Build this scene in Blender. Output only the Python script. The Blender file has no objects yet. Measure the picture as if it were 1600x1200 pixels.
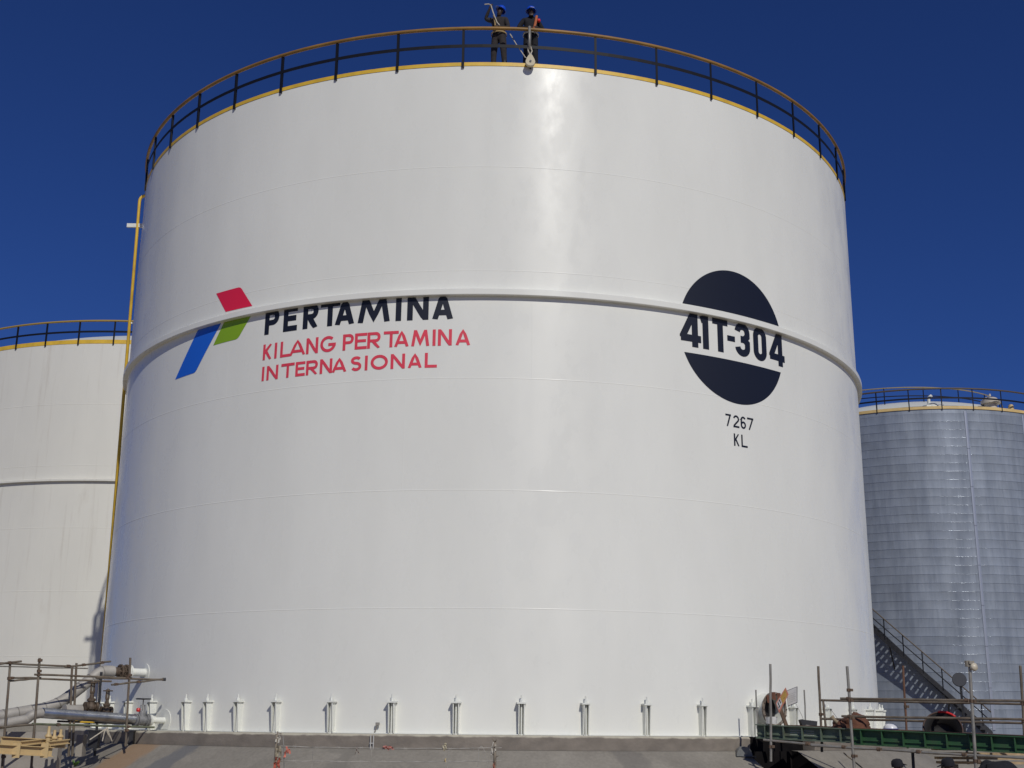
import bpy, bmesh, math, random
from math import sin, cos, pi, radians, atan2, hypot, sqrt
from mathutils import Vector, Matrix
random.seed(7)
SC = bpy.context.scene
COL = SC.collection

# ------------------------------------------------------------------ camera, sky, sun, exposure
CAM_D, CAM_H = 40.423, 0.268
PITCH, ROLL, YAW, FPX = radians(15.336), radians(0.538), radians(0.8635), 1927.1
cd = bpy.data.cameras.new('camera'); cam = bpy.data.objects.new('camera', cd); COL.objects.link(cam)
CP = Vector((0, -CAM_D, CAM_H))
FW = Vector((sin(YAW)*cos(PITCH), cos(YAW)*cos(PITCH), sin(PITCH)))
R0 = Vector((cos(YAW), -sin(YAW), 0)); U0 = R0.cross(FW)
RT = cos(ROLL)*R0 + sin(ROLL)*U0; UP = -sin(ROLL)*R0 + cos(ROLL)*U0
M = Matrix((RT, UP, -FW)).transposed().to_4x4(); M.translation = CP
cam.matrix_world = M
cd.sensor_width = 36; cd.lens = FPX/1600*36; cd.clip_start = 0.1; cd.clip_end = 4000
SC.camera = cam
SUN_AZ, SUN_EL = radians(18.0), radians(37.5)          # to the right of the line tank -> camera
SDIR = Vector((sin(SUN_AZ)*cos(SUN_EL), -cos(SUN_AZ)*cos(SUN_EL), sin(SUN_EL)))
w = bpy.data.worlds.new('World'); SC.world = w; w.use_nodes = True
nt = w.node_tree; nt.nodes.clear()
sky = nt.nodes.new('ShaderNodeTexSky'); sky.sky_type = 'NISHITA'; sky.sun_disc = False
sky.sun_elevation = SUN_EL; sky.sun_rotation = pi - SUN_AZ
sky.altitude = 0; sky.air_density = 0.75; sky.dust_density = 0.0; sky.ozone_density = 7.0
bg = nt.nodes.new('ShaderNodeBackground'); bg.inputs['Strength'].default_value = 0.075
wo = nt.nodes.new('ShaderNodeOutputWorld')
tint = nt.nodes.new('ShaderNodeMix'); tint.data_type = 'RGBA'; tint.blend_type = 'MULTIPLY'      # deep dry-season blue
tint.inputs['Factor'].default_value = 1; tint.inputs['B'].default_value = (.27, .385, .69, 1)
nt.links.new(sky.outputs[0], tint.inputs['A']); nt.links.new(tint.outputs['Result'], bg.inputs[0]); nt.links.new(bg.outputs[0], wo.inputs[0])
sl = bpy.data.lights.new('sun', 'SUN'); sl.energy = 2.48; sl.angle = radians(0.5); sl.color = (1, 0.968, 0.895)
so = bpy.data.objects.new('sun', sl); COL.objects.link(so)
so.rotation_euler = SDIR.to_track_quat('Z', 'Y').to_euler()
so.location = SDIR*80
SC.view_settings.view_transform = 'Standard'; SC.view_settings.look = 'None'
SC.view_settings.exposure = 0.0; SC.view_settings.gamma = 1

# pixel of the 1600 x 1200 photograph -> point in the world
def ray(px, py):
    return (FW + (px-800)/FPX*RT - (py-600)/FPX*UP).normalized()
def at_y(px, py, Y):
    d = ray(px, py); return CP + d*((Y-CP.y)/d.y)
def at_z(px, py, z):
    d = ray(px, py); return CP + d*((z-CP.z)/d.z)
def on_plane(px, py, P0, n):
    d = ray(px, py); return CP + d*((P0-CP).dot(n)/d.dot(n))
def on_cyl(px, py, r, c=(0, 0)):
    d = ray(px, py); ox, oy = CP.x-c[0], CP.y-c[1]
    a = d.x*d.x+d.y*d.y; b = 2*(ox*d.x+oy*d.y); k = ox*ox+oy*oy-r*r
    return CP + d*((-b-sqrt(max(0, b*b-4*a*k)))/2/a)

# ------------------------------------------------------------------ materials
MATS = {}
def mat(name, col, rough=0.6, metal=0.0, var=0.0, vscale=6.0, bump=0.0, bscale=40.0, spec=0.5, dirt=None, dscale=2.0, damt=0.5, stretch=(1, 1, 1), bdist=.01):
    if name in MATS: return MATS[name]
    m = bpy.data.materials.new(name); m.use_nodes = True
    n = m.node_tree.nodes; L = m.node_tree.links
    b = n['Principled BSDF']
    b.inputs['Roughness'].default_value = rough; b.inputs['Metallic'].default_value = metal
    b.inputs['Specular IOR Level'].default_value = spec
    b.inputs['Base Color'].default_value = (*col, 1)
    tc = n.new('ShaderNodeTexCoord'); mp = n.new('ShaderNodeMapping'); mp.inputs['Scale'].default_value = stretch
    L.new(tc.outputs['Object'], mp.inputs[0])
    cur = None
    if var > 0:
        nz = n.new('ShaderNodeTexNoise'); nz.inputs['Scale'].default_value = vscale; nz.inputs['Detail'].default_value = 6
        L.new(mp.outputs[0], nz.inputs['Vector'])
        mx = n.new('ShaderNodeMix'); mx.data_type = 'RGBA'
        mx.inputs['A'].default_value = (*[c*(1-var) for c in col], 1)
        mx.inputs['B'].default_value = (*[min(1, c*(1+var)) for c in col], 1)
        mr = n.new('ShaderNodeMapRange'); mr.inputs[1].default_value = .3; mr.inputs[2].default_value = .7
        L.new(nz.outputs['Fac'], mr.inputs[0]); L.new(mr.outputs[0], mx.inputs['Factor'])
        cur = mx.outputs['Result']
    if dirt:
        nz = n.new('ShaderNodeTexNoise'); nz.inputs['Scale'].default_value = dscale; nz.inputs['Detail'].default_value = 8
        nz.inputs['Roughness'].default_value = .65
        L.new(mp.outputs[0], nz.inputs['Vector'])
        mr = n.new('ShaderNodeMapRange'); mr.inputs[1].default_value = .5; mr.inputs[2].default_value = .75; mr.inputs[4].default_value = damt
        L.new(nz.outputs['Fac'], mr.inputs[0])
        mx = n.new('ShaderNodeMix'); mx.data_type = 'RGBA'
        if cur: L.new(cur, mx.inputs['A'])
        else: mx.inputs['A'].default_value = (*col, 1)
        mx.inputs['B'].default_value = (*dirt, 1); L.new(mr.outputs[0], mx.inputs['Factor']); cur = mx.outputs['Result']
    if cur: L.new(cur, b.inputs['Base Color'])
    if bump > 0:
        nz = n.new('ShaderNodeTexNoise'); nz.inputs['Scale'].default_value = bscale; nz.inputs['Detail'].default_value = 4
        L.new(mp.outputs[0], nz.inputs['Vector'])
        bp = n.new('ShaderNodeBump'); bp.inputs['Strength'].default_value = bump; bp.inputs['Distance'].default_value = bdist
        L.new(nz.outputs['Fac'], bp.inputs['Height']); L.new(bp.outputs[0], b.inputs['Normal'])
    MATS[name] = m
    return m

def tank_paint(name, col, rlo, rhi, spec, dirt=0.0, dcol=(.3, .2, .12), buckle=.012):
    """glossy enamel on rolled plate: wide shallow buckles, patchy gloss, optional run-off streaks"""
    m = bpy.data.materials.new(name); m.use_nodes = True
    n = m.node_tree.nodes; L = m.node_tree.links; b = n['Principled BSDF']
    b.inputs['Specular IOR Level'].default_value = spec
    tc = n.new('ShaderNodeTexCoord')
    def noise(sc, scale, det=3, rg=.5):
        mp = n.new('ShaderNodeMapping'); mp.inputs['Scale'].default_value = sc; L.new(tc.outputs['Object'], mp.inputs[0])
        z = n.new('ShaderNodeTexNoise'); z.inputs['Scale'].default_value = scale; z.inputs['Detail'].default_value = det
        z.inputs['Roughness'].default_value = rg
        L.new(mp.outputs[0], z.inputs['Vector']); return z.outputs['Fac']
    def mrange(v, a, c, lo, hi):
        r = n.new('ShaderNodeMapRange'); r.inputs[1].default_value = a; r.inputs[2].default_value = c
        r.inputs[3].default_value = lo; r.inputs[4].default_value = hi; L.new(v, r.inputs[0]); return r.outputs[0]
    # sprayed and rolled coat on a rippled shell: the gloss is stretched up and down
    tg = n.new('ShaderNodeTangent'); tg.direction_type = 'RADIAL'; tg.axis = 'Z'; L.new(tg.outputs[0], b.inputs['Tangent'])
    b.inputs['Anisotropic'].default_value = .68; b.inputs['Anisotropic Rotation'].default_value = .25
    # gloss patches
    L.new(mrange(noise((1, 1, .6), 1.3, 5, .6), .38, .62, rlo, rhi), b.inputs['Roughness'])
    # colour: faint mottling
    mx = n.new('ShaderNodeMix'); mx.data_type = 'RGBA'
    mx.inputs['A'].default_value = (*[c*.955 for c in col], 1); mx.inputs['B'].default_value = (*[min(1, c*1.03) for c in col], 1)
    L.new(mrange(noise((1, 1, .35), .5, 5, .6), .3, .7, 0, 1), mx.inputs['Factor'])
    cur = mx.outputs['Result']
    if dirt > 0:
        for sc, s, a, c, k in (((1, 1, .06), 3.2, .55, .8, dirt), ((1, 1, .25), 1.1, .62, .8, dirt*.8)):
            md = n.new('ShaderNodeMix'); md.data_type = 'RGBA'; md.inputs['B'].default_value = (*dcol, 1)
            L.new(cur, md.inputs['A']); L.new(mrange(noise(sc, s, 8, .65), a, c, 0, k), md.inputs['Factor']); cur = md.outputs['Result']
    L.new(cur, b.inputs['Base Color'])
    # buckles (metres) : wide vertical waves + finer orange peel
    bp = n.new('ShaderNodeBump'); bp.inputs['Strength'].default_value = 1; bp.inputs['Distance'].default_value = buckle
    L.new(noise((1, 1, .16), .75, 1, .4), bp.inputs['Height'])
    bp2 = n.new('ShaderNodeBump'); bp2.inputs['Strength'].default_value = .5; bp2.inputs['Distance'].default_value = .006
    L.new(noise((1, 1, .7), 1.7, 1, .4), bp2.inputs['Height']); L.new(bp.outputs[0], bp2.inputs['Normal'])
    L.new(bp2.outputs[0], b.inputs['Normal'])
    return m

WHITE = tank_paint('fresh_white_enamel', (.80, .797, .735), .23, .40, .25)
OLDWHITE = tank_paint('weathered_white_enamel', (.735, .72, .65), .45, .6, .25, .36, (.38, .32, .25))
FITWHITE = mat('fitting_white', (.76, .765, .70), .4, var=.04, vscale=9)
YELLOW = mat('safety_yellow', (.74, .47, .045), .45, var=.12, vscale=3, dirt=(.25, .14, .04), dscale=1.2, damt=.35)
KERBTAN = mat('faded_yellow', (.66, .47, .19), .55, var=.12, vscale=3)
BLACKRAIL = mat('black_rail_paint', (.008, .009, .014), .55, spec=.2)
NAVY = mat('lettering_navy', (.009, .011, .020), .45)
RED = mat('emblem_red', (.80, .02, .065), .4)
TXTRED = mat('lettering_red', (.76, .06, .095), .45, var=.06, vscale=3)
GREEN = mat('emblem_green', (.24, .42, .012), .4)
BLUE = mat('emblem_blue', (.014, .13, .66), .4)
TUBE = mat('scaffold_tube', (.17, .14, .105), .6, metal=.25, var=.35, vscale=5, dirt=(.16, .075, .03), dscale=3, damt=.7)
TUBEGREY = mat('galvanised_tube', (.30, .285, .25), .5, metal=.4, var=.25, vscale=6, dirt=(.14, .08, .04), dscale=3, damt=.5)
CLAMP = mat('rusty_clamp', (.11, .07, .045), .75, var=.4, vscale=20, bump=.4)
LAGGING = mat('pipe_lagging', (.40, .375, .335), .6, metal=.15, var=.12, vscale=5, dirt=(.22, .19, .15), dscale=3, damt=.5)
SHINY = mat('bright_cladding', (.50, .515, .54), .33, metal=1, var=.2, vscale=4, bump=.15, bscale=6)
RUSTV = mat('rusty_valve', (.085, .058, .038), .7, var=.45, vscale=14, bump=.5, bscale=30, dirt=(.24, .2, .16), dscale=8, damt=.4)
DARKST = mat('dark_steel', (.035, .035, .038), .5, metal=.3, var=.3)
CREAM = mat('cream_steel', (.56, .41, .20), .55, var=.08, vscale=5, dirt=(.3, .19, .08), dscale=5, damt=.45)
CONC = mat('old_concrete', (.34, .31, .27), .9, var=.18, vscale=2.5, bump=.5, bscale=25, dirt=(.17, .15, .13), dscale=1.3, damt=.5)
GRNSTEEL = mat('green_steel', (.03, .095, .036), .5, var=.25, vscale=4, dirt=(.05, .045, .03), dscale=4, damt=.75)
GREYGRN = mat('worn_green_steel', (.13, .17, .12), .55, metal=.2, var=.3, vscale=5, dirt=(.10, .075, .055), dscale=4, damt=.8)
BURLAP = mat('brown_cloth', (.13, .055, .032), .95, var=.25, vscale=9, bump=.7, bscale=40)
RUSTPLATE = mat('rust_plate', (.11, .065, .04), .85, var=.35, vscale=5, bump=.4)
CLOTH = mat('dark_coverall', (.009, .009, .013), .9, var=.2, vscale=12, bump=.3, bscale=30)
CLOTHB = mat('grey_brown_coverall', (.028, .023, .024), .9, var=.25, vscale=12, bump=.3, bscale=30)
SKIN = mat('skin', (.055, .032, .024), .6)
HELMET = mat('blue_helmet', (.012, .07, .52), .3)
ORANGE = mat('orange_webbing', (.45, .13, .05), .8)
REDPL = mat('red_plastic', (.6, .02, .02), .4)
TAN = mat('tan_webbing', (.36, .25, .11), .9)
ROPE = mat('rope', (.50, .45, .36), .95, var=.2, vscale=30)
BEIGE = mat('beige_block', (.55, .48, .33), .6, var=.1)
WIRE = mat('wire', (.36, .34, .30), .7, metal=.1, var=.4, vscale=6)
WOOD = mat('weathered_timber', (.25, .21, .16), .9, var=.35, vscale=10, bump=.5)
RAGRED = mat('coral_rag', (.55, .17, .12), .95, var=.35, vscale=9)
RAGPALE = mat('pale_rag', (.5, .47, .4), .95, var=.3, vscale=9)
MOUTH_SHADE = mat('inside_shade_black', (.012, .011, .012), .9)

# ------------------------------------------------------------------ mesh builder
class MB:
    def __init__(s): s.v = []; s.f = []; s.m = []; s.mi = 0
    def add(s, vs, fs):
        o = len(s.v); s.v += [Vector(x) for x in vs]
        for f in fs: s.f.append([o+i for i in f]); s.m.append(s.mi)
        return s
    def hexa(s, c):                       # 8 corners: bottom 0-3, top 4-7
        return s.add(c, [(3, 2, 1, 0), (4, 5, 6, 7), (0, 1, 5, 4), (1, 2, 6, 5), (2, 3, 7, 6), (3, 0, 4, 7)])
    def box(s, c, sz, rot=None):
        x, y, z = [k/2 for k in sz]
        vs = [Vector(p) for p in ((-x, -y, -z), (x, -y, -z), (x, y, -z), (-x, y, -z), (-x, -y, z), (x, -y, z), (x, y, z), (-x, y, z))]
        if rot is not None: vs = [rot @ p for p in vs]
        return s.hexa([p+Vector(c) for p in vs])
    def tube(s, path, r, n=10, cap=True, closed=False):
        P = [Vector(p) for p in path]; N = len(P)
        rs = r if isinstance(r, (list, tuple)) else [r]*N
        T = []
        for i in range(N):
            a = P[i-1] if (i > 0 or closed) else P[i]; b = P[(i+1) % N] if (i < N-1 or closed) else P[i]
            T.append((b-a).normalized())
        x = T[0].orthogonal().normalized(); o = len(s.v)
        for i in range(N):
            x = (x - x.dot(T[i])*T[i])
            x = x.normalized() if x.length > 1e-6 else T[i].orthogonal().normalized()
            y = T[i].cross(x)
            for k in range(n):
                a = 2*pi*k/n; s.v.append(P[i] + rs[i]*(cos(a)*x + sin(a)*y))
        for i in range(N if closed else N-1):
            j = (i+1) % N
            for k in range(n):
                s.f.append([o+i*n+k, o+i*n+(k+1) % n, o+j*n+(k+1) % n, o+j*n+k]); s.m.append(s.mi)
        if cap and not closed:
            s.f.append([o+k for k in range(n)][::-1]); s.m.append(s.mi)
            s.f.append([o+(N-1)*n+k for k in range(n)]); s.m.append(s.mi)
        return s
    def lathe(s, prof, n=64, c=(0, 0, 0), a0=0.0, a1=2*pi, axis=None, closedprof=False):
        """profile [(r,z)] about z (or about `axis` through c); angle 0 looks at -y and grows to +x"""
        c = Vector(c); full = abs(a1-a0-2*pi) < 1e-6; cols = n if full else n+1
        q = Vector((0, 0, 1)).rotation_difference(Vector(axis)) if axis is not None else None
        o = len(s.v); m = len(prof)
        for i in range(cols):
            a = a0+(a1-a0)*i/n
            for r, z in prof:
                p = Vector((r*sin(a), -r*cos(a), z))
                if q: p = q @ p
                s.v.append(c+p)
        for i in range(n):
            j = (i+1) % cols
            for k in range(m if closedprof else m-1):
                k2 = (k+1) % m
                s.f.append([o+i*m+k, o+j*m+k, o+j*m+k2, o+i*m+k2]); s.m.append(s.mi)
        return s
    def build(s, name, m, parent=None, smooth=False, at=None, rot=None, auto=None):
        """vertices are in world metres unless `at` is None and parent is None; parent's location is taken off"""
        org = Vector(at) if at is not None else (Vector(parent.location) if parent is not None else Vector((0, 0, 0)))
        me = bpy.data.meshes.new(name)
        me.from_pydata([tuple(v-org) for v in s.v], [], s.f)
        for mm in (m if isinstance(m, (list, tuple)) else [m]): me.materials.append(mm)
        for i, p in enumerate(me.polygons):
            p.material_index = s.m[i]; p.use_smooth = smooth
        bm = bmesh.new(); bm.from_mesh(me); bmesh.ops.remove_doubles(bm, verts=bm.verts, dist=1e-5)
        bmesh.ops.recalc_face_normals(bm, faces=bm.faces)
        if auto:
            for e in bm.edges:
                e.smooth = not (len(e.link_faces) == 2 and e.calc_face_angle(0) > radians(auto))
        bm.to_mesh(me); bm.free()
        o = bpy.data.objects.new(name, me); COL.objects.link(o)
        if parent is not None:
            o.parent = parent
            if at is not None: o.location = org - world_loc(parent)
        else: o.location = org
        return o
def world_loc(o):
    v = Vector(o.location)
    while o.parent: o = o.parent; v += Vector(o.location)
    return v
def tag(o, label, cat, group=None, kind=None):
    o['label'] = label; o['category'] = cat
    if group: o['group'] = group
    if kind: o['kind'] = kind
    return o
def thing(name, label, cat, loc, group=None):
    o = bpy.data.objects.new(name, None); COL.objects.link(o); o.location = loc; o.empty_display_size = .3
    return tag(o, label, cat, group)
def sub(name, mb, m, part, **k):          # sub-part: same origin as the part it belongs to
    o = mb.build(name, m, None, at=world_loc(part), **k); o.parent = part; o.location = (0, 0, 0); return o
def structure(o): o['kind'] = 'structure'; return o
def wrap(r, th, z): return Vector((r*sin(th), -r*cos(th), z))

# ------------------------------------------------------------------ setting : ground and bund
RT_, H_ = 11.85, 16.618
def ground_mat():
    m = bpy.data.materials.new('dirt_ground'); m.use_nodes = True
    n = m.node_tree.nodes; L = m.node_tree.links; b = n['Principled BSDF']; b.inputs['Roughness'].default_value = .95
    tc = n.new('ShaderNodeTexCoord')
    z1 = n.new('ShaderNodeTexNoise'); z1.inputs['Scale'].default_value = .6; z1.inputs['Detail'].default_value = 10; L.new(tc.outputs['Object'], z1.inputs[0])
    cr = n.new('ShaderNodeValToRGB'); cr.color_ramp.elements[0].color = (.26, .21, .145, 1); cr.color_ramp.elements[1].color = (.45, .385, .29, 1)
    L.new(z1.outputs[0], cr.inputs[0]); L.new(cr.outputs[0], b.inputs['Base Color'])
    return m
g = MB()
N = 40
g.add([(-1500, -1500, -2.1), (1500, -1500, -2.1), (1500, 1500, -2.1), (-1500, 1500, -2.1)], [(0, 1, 2, 3)])
structure(g.build('ground', ground_mat()))

def slope_mat():
    m = bpy.data.materials.new('bund_concrete'); m.use_nodes = True
    n = m.node_tree.nodes; L = m.node_tree.links; b = n['Principled BSDF']; b.inputs['Roughness'].default_value = .9
    tc = n.new('ShaderNodeTexCoord')
    z1 = n.new('ShaderNodeTexNoise'); z1.inputs['Scale'].default_value = .9; z1.inputs['Detail'].default_value = 10; z1.inputs['Roughness'].default_value = .65
    L.new(tc.outputs['Object'], z1.inputs[0])
    cr = n.new('ShaderNodeValToRGB'); cr.color_ramp.elements[0].position = .3; cr.color_ramp.elements[1].position = .72
    cr.color_ramp.elements[0].color = (.245, .222, .185, 1); cr.color_ramp.elements[1].color = (.355, .325, .272, 1)
    L.new(z1.outputs[0], cr.inputs[0])
    z2 = n.new('ShaderNodeTexNoise'); z2.inputs['Scale'].default_value = 14; z2.inputs['Detail'].default_value = 6; L.new(tc.outputs['Object'], z2.inputs[0])
    mx0 = n.new('ShaderNodeMix'); mx0.data_type = 'RGBA'; mx0.blend_type = 'MULTIPLY'; mx0.inputs['Factor'].default_value = .35
    L.new(cr.outputs[0], mx0.inputs['A']); L.new(z2.outputs[0], mx0.inputs['B'])
    cur = mx0.outputs['Result']
    # run-off stains: angle about the tank axis picks the lane, noise breaks the edge
    sx = n.new('ShaderNodeSeparateXYZ'); L.new(tc.outputs['Object'], sx.inputs[0])
    ng = n.new('ShaderNodeMath'); ng.operation = 'MULTIPLY'; ng.inputs[1].default_value = -1; L.new(sx.outputs['Y'], ng.inputs[0])
    at = n.new('ShaderNodeMath'); at.operation = 'ARCTAN2'; L.new(sx.outputs['X'], at.inputs[0]); L.new(ng.outputs[0], at.inputs[1])
    z3 = n.new('ShaderNodeTexNoise'); z3.inputs['Scale'].default_value = 1.4; z3.inputs['Detail'].default_value = 7; L.new(tc.outputs['Object'], z3.inputs[0])
    wob = n.new('ShaderNodeMath'); wob.operation = 'MULTIPLY_ADD'; wob.inputs[1].default_value = .09; L.new(z3.outputs[0], wob.inputs[0]); L.new(at.outputs[0], wob.inputs[2])
    for lane, wd, colr, k in ((-.70+.045, .055, (.33, .19, .085), .6), (-.575+.045, .03, (.12, .125, .135), .7), (.28, .03, (.13, .12, .11), .45), (-.2, .022, (.15, .14, .12), .4)):
        d = n.new('ShaderNodeMath'); d.operation = 'SUBTRACT'; d.inputs[1].default_value = lane; L.new(wob.outputs[0], d.inputs[0])
        ab = n.new('ShaderNodeMath'); ab.operation = 'ABSOLUTE'; L.new(d.outputs[0], ab.inputs[0])
        mr = n.new('ShaderNodeMapRange'); mr.interpolation_type = 'SMOOTHSTEP'; mr.inputs[1].default_value = wd*.55; mr.inputs[2].default_value = wd; mr.inputs[3].default_value = k; mr.inputs[4].default_value = 0
        L.new(ab.outputs[0], mr.inputs[0])
        mx = n.new('ShaderNodeMix'); mx.data_type = 'RGBA'; mx.inputs['B'].default_value = (*colr, 1)
        L.new(cur, mx.inputs['A']); L.new(mr.outputs[0], mx.inputs['Factor']); cur = mx.outputs['Result']
    L.new(cur, b.inputs['Base Color'])
    bp = n.new('ShaderNodeBump'); bp.inputs['Strength'].default_value = .4; bp.inputs['Distance'].default_value = .02
    L.new(z2.outputs[0], bp.inputs['Height']); L.new(bp.outputs[0], b.inputs['Normal'])
    return m
SLOPE = slope_mat()
# sloping concrete bund round the tank with a trench cut through it on the right
TR0, TR1 = .475, .600                      # trench lane (angles)
mb = MB()
prof = [(12.55, -.315), (12.75, -.325), (13.6, -.82), (15.8, -2.12)]
mb.lathe(prof, 150, a0=TR1, a1=2*pi+TR0)
structure(mb.build('bund_slope', SLOPE))
mb = MB()                                 # the trench: floor and side walls, near-black colour standing in for the platform's shade
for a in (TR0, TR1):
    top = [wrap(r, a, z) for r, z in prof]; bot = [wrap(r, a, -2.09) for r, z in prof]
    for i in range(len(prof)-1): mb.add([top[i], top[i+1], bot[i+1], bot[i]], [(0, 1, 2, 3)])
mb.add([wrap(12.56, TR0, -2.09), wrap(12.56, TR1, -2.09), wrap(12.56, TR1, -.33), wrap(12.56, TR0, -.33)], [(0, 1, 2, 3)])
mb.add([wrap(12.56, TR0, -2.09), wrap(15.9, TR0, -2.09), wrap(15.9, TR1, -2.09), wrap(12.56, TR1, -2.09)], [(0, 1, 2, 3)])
structure(mb.build('drain_trench', mat('shade_black_concrete', (.009, .008, .008), .9, var=.4, vscale=3, spec=.1)))
# ring wall under the tank: ends on the right where the platform begins
mb = MB()
SL_A = .492
rp = [(11.7, -.315), (12.62, -.315), (12.64, -.05), (12.60, -.012), (11.7, -.012)]
mb.lathe(rp, 160, a0=.66, a1=2*pi+SL_A)
for a in (SL_A, .66): mb.add([wrap(r, a, z) for r, z in rp], [(0, 1, 2, 3, 4)])
RW = mat('ring_wall_concrete', (.24, .208, .172), .9, var=.2, vscale=2.2, bump=.6, bscale=18, dirt=(.13, .115, .1), dscale=1.6, damt=.6, stretch=(1, 1, 1.5))
structure(mb.build('ring_foundation', RW))
def overspray(m):                         # cream paint run over the upper lip of the wall
    n = m.node_tree.nodes; L = m.node_tree.links; b = n['Principled BSDF']; src = b.inputs['Base Color'].links[0].from_socket
    tc = n.new('ShaderNodeTexCoord'); sx = n.new('ShaderNodeSeparateXYZ'); L.new(tc.outputs['Object'], sx.inputs[0])
    z = n.new('ShaderNodeTexNoise'); z.inputs['Scale'].default_value = 3.5; z.inputs['Detail'].default_value = 6; L.new(tc.outputs['Object'], z.inputs[0])
    a = n.new('ShaderNodeMath'); a.operation = 'MULTIPLY_ADD'; a.inputs[1].default_value = .13; L.new(z.outputs[0], a.inputs[0]); L.new(sx.outputs['Z'], a.inputs[2])
    mr = n.new('ShaderNodeMapRange'); mr.inputs[1].default_value = .005; mr.inputs[2].default_value = .04; mr.inputs[4].default_value = .8; L.new(a.outputs[0], mr.inputs[0])
    mx = n.new('ShaderNodeMix'); mx.data_type = 'RGBA'; mx.inputs['B'].default_value = (.56, .52, .40, 1); L.new(src, mx.inputs['A']); L.new(mr.outputs[0], mx.inputs['Factor']); L.new(mx.outputs['Result'], b.inputs['Base Color'])
overspray(RW)
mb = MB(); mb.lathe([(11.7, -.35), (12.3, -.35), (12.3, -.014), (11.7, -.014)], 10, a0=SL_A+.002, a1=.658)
structure(mb.build('foundation_core', bpy.data.materials['shade_black_concrete']))  # blackened in its colour to read as shade under the platform end

for nm_, (cx_, cy_), rr_, zt_ in (('tank_pad', (-17.25, 25.0), 11.85, -.01), ('tank_pad', (25.5, 33.5), 9.0, -.31)):
    mb = MB(); mb.lathe([(.01, zt_), (rr_+.7, zt_), (rr_+.75, zt_-.3), (rr_+3.4, -2.12)], 96, c=(cx_, cy_, 0)); structure(mb.build(nm_, SLOPE))
# ------------------------------------------------------------------ lettering: strokes wrapped on the shell
def arc(cx, cy, rx, ry, a0, a1, n=14):
    return [(cx+rx*cos(radians(a0+(a1-a0)*i/n)), cy+ry*sin(radians(a0+(a1-a0)*i/n))) for i in range(n+1)]
def glyph(ch, W, H, t):
    """centre lines of one capital inside W x H, stroke t -> [(points, closed)]"""
    h = t/2; l, r, b, T = h, W-h, h, H-h
    def sarc():
        ry1, ry2 = (T-H*.53)/2, (H*.53-b)/2; c1 = T-ry1; c2 = b+ry2; rx = (r-l)/2
        return arc(W/2, c1, rx, ry1, 30, 270, 16)[:-1] + arc(W/2, c2, rx, ry2, 90, -150, 16)
    m = H*.47
    if ch == 'I': return [([(W/2, 0), (W/2, H)], 0)]
    if ch == 'P': return [([(l, 0), (l, H)], 0), ([(l, T), (r-(T-m)/2*.9, T)] + arc(r-(T-m)/2*.9, (T+m)/2, (T-m)/2*.9, (T-m)/2, 90, -90) + [(l, m)], 0)]
    if ch == 'R': return glyph('P', W, H, t) + [([(l+(r-l)*.38, m), (r, 0)], 0)]
    if ch == 'E': return [([(l, 0), (l, H)], 0), ([(l, T), (W, T)], 0), ([(l, H*.52), (W*.92, H*.52)], 0), ([(l, b), (W, b)], 0)]
    if ch == 'T': return [([(0, T), (W, T)], 0), ([(W/2, 0), (W/2, T)], 0)]
    if ch == 'A': return [([(l, 0), (W/2, H*1.0), (r, 0)], 0), ([(W*.24, H*.27), (W*.76, H*.27)], 0)]
    if ch == 'M': return [([(l, 0), (l+W*.14, H)], 0), ([(l+W*.14, H), (W/2, H*.18), (r-W*.14, H)], 0), ([(r-W*.14, H), (r, 0)], 0)]
    if ch == 'N': return [([(l, 0), (l, H)], 0), ([(l, H), (r, 0)], 0), ([(r, 0), (r, H)], 0)]
    if ch == 'K': return [([(l, 0), (l, H)], 0), ([(l, H*.40), (r, H)], 0), ([(l+W*.22, H*.55), (r, 0)], 0)]
    if ch == 'L': return [([(l, 0), (l, H)], 0), ([(l, b), (W, b)], 0)]
    if ch == 'O': return [(arc(W/2, H/2, (r-l)/2, (T-b)/2, 0, 360, 36)[:-1], 1)]
    if ch == 'G': return [(arc(W/2, H/2, (r-l)/2, (T-b)/2, 48, 350, 30) + [(r, H*.46)], 0), ([(W*.52, H*.46), (W, H*.46)], 0)]
    if ch == 'S': return [(sarc(), 0)]
    if ch == '4': return [([(W*.70, 0), (W*.70, H)], 0), ([(W*.62, T+h*.6), (l*.7, H*.30), (l*.7+.001, H*.26)], 0), ([(0, H*.25), (W, H*.25)], 0)]
    if ch == '1': return [([(W*.62, 0), (W*.62, H)], 0), ([(W*.62, T), (0, H*.84)], 0)]
    if ch == '-': return [([(0, H*.46), (W, H*.46)], 0)]
    if ch == '0':
        ry = (r-l)/2; return [(arc(W/2, T-ry, ry, ry, 0, 180) + arc(W/2, b+ry, ry, ry, 180, 360), 1)]
    if ch == '3':
        ry = (r-l)/2*.95
        return [(arc(W/2, T-ry, (r-l)/2, ry, 175, 0, 12) + [(r, H*.62), (W*.62, H*.51)], 0), ([(W*.62, H*.51), (r, H*.42)] + arc(W/2, b+ry, (r-l)/2, ry, 0, -175, 12), 0), ([(W*.38, H*.51), (W*.66, H*.51)], 0)]
    if ch == '7': return [([(0, T), (W, T)], 0), ([(r-t*.1, T), (W*.28, 0)], 0)]
    if ch == '2': return [(arc(W/2, T-(r-l)/2, (r-l)/2, (r-l)/2, 165, -25) + [(l, b+t*.5)], 0), ([(0, b), (W, b)], 0)]
    if ch == '6':
        ry = (r-l)/2; return [(arc(W/2, b+ry*1.1, ry, ry*1.1, 0, 360, 24)[:-1], 1), ([(l, b+ry)] + [(l, T-ry)] + arc(W/2, T-ry, ry, ry, 180, 25), 0)]
LAYER = [0]
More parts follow.
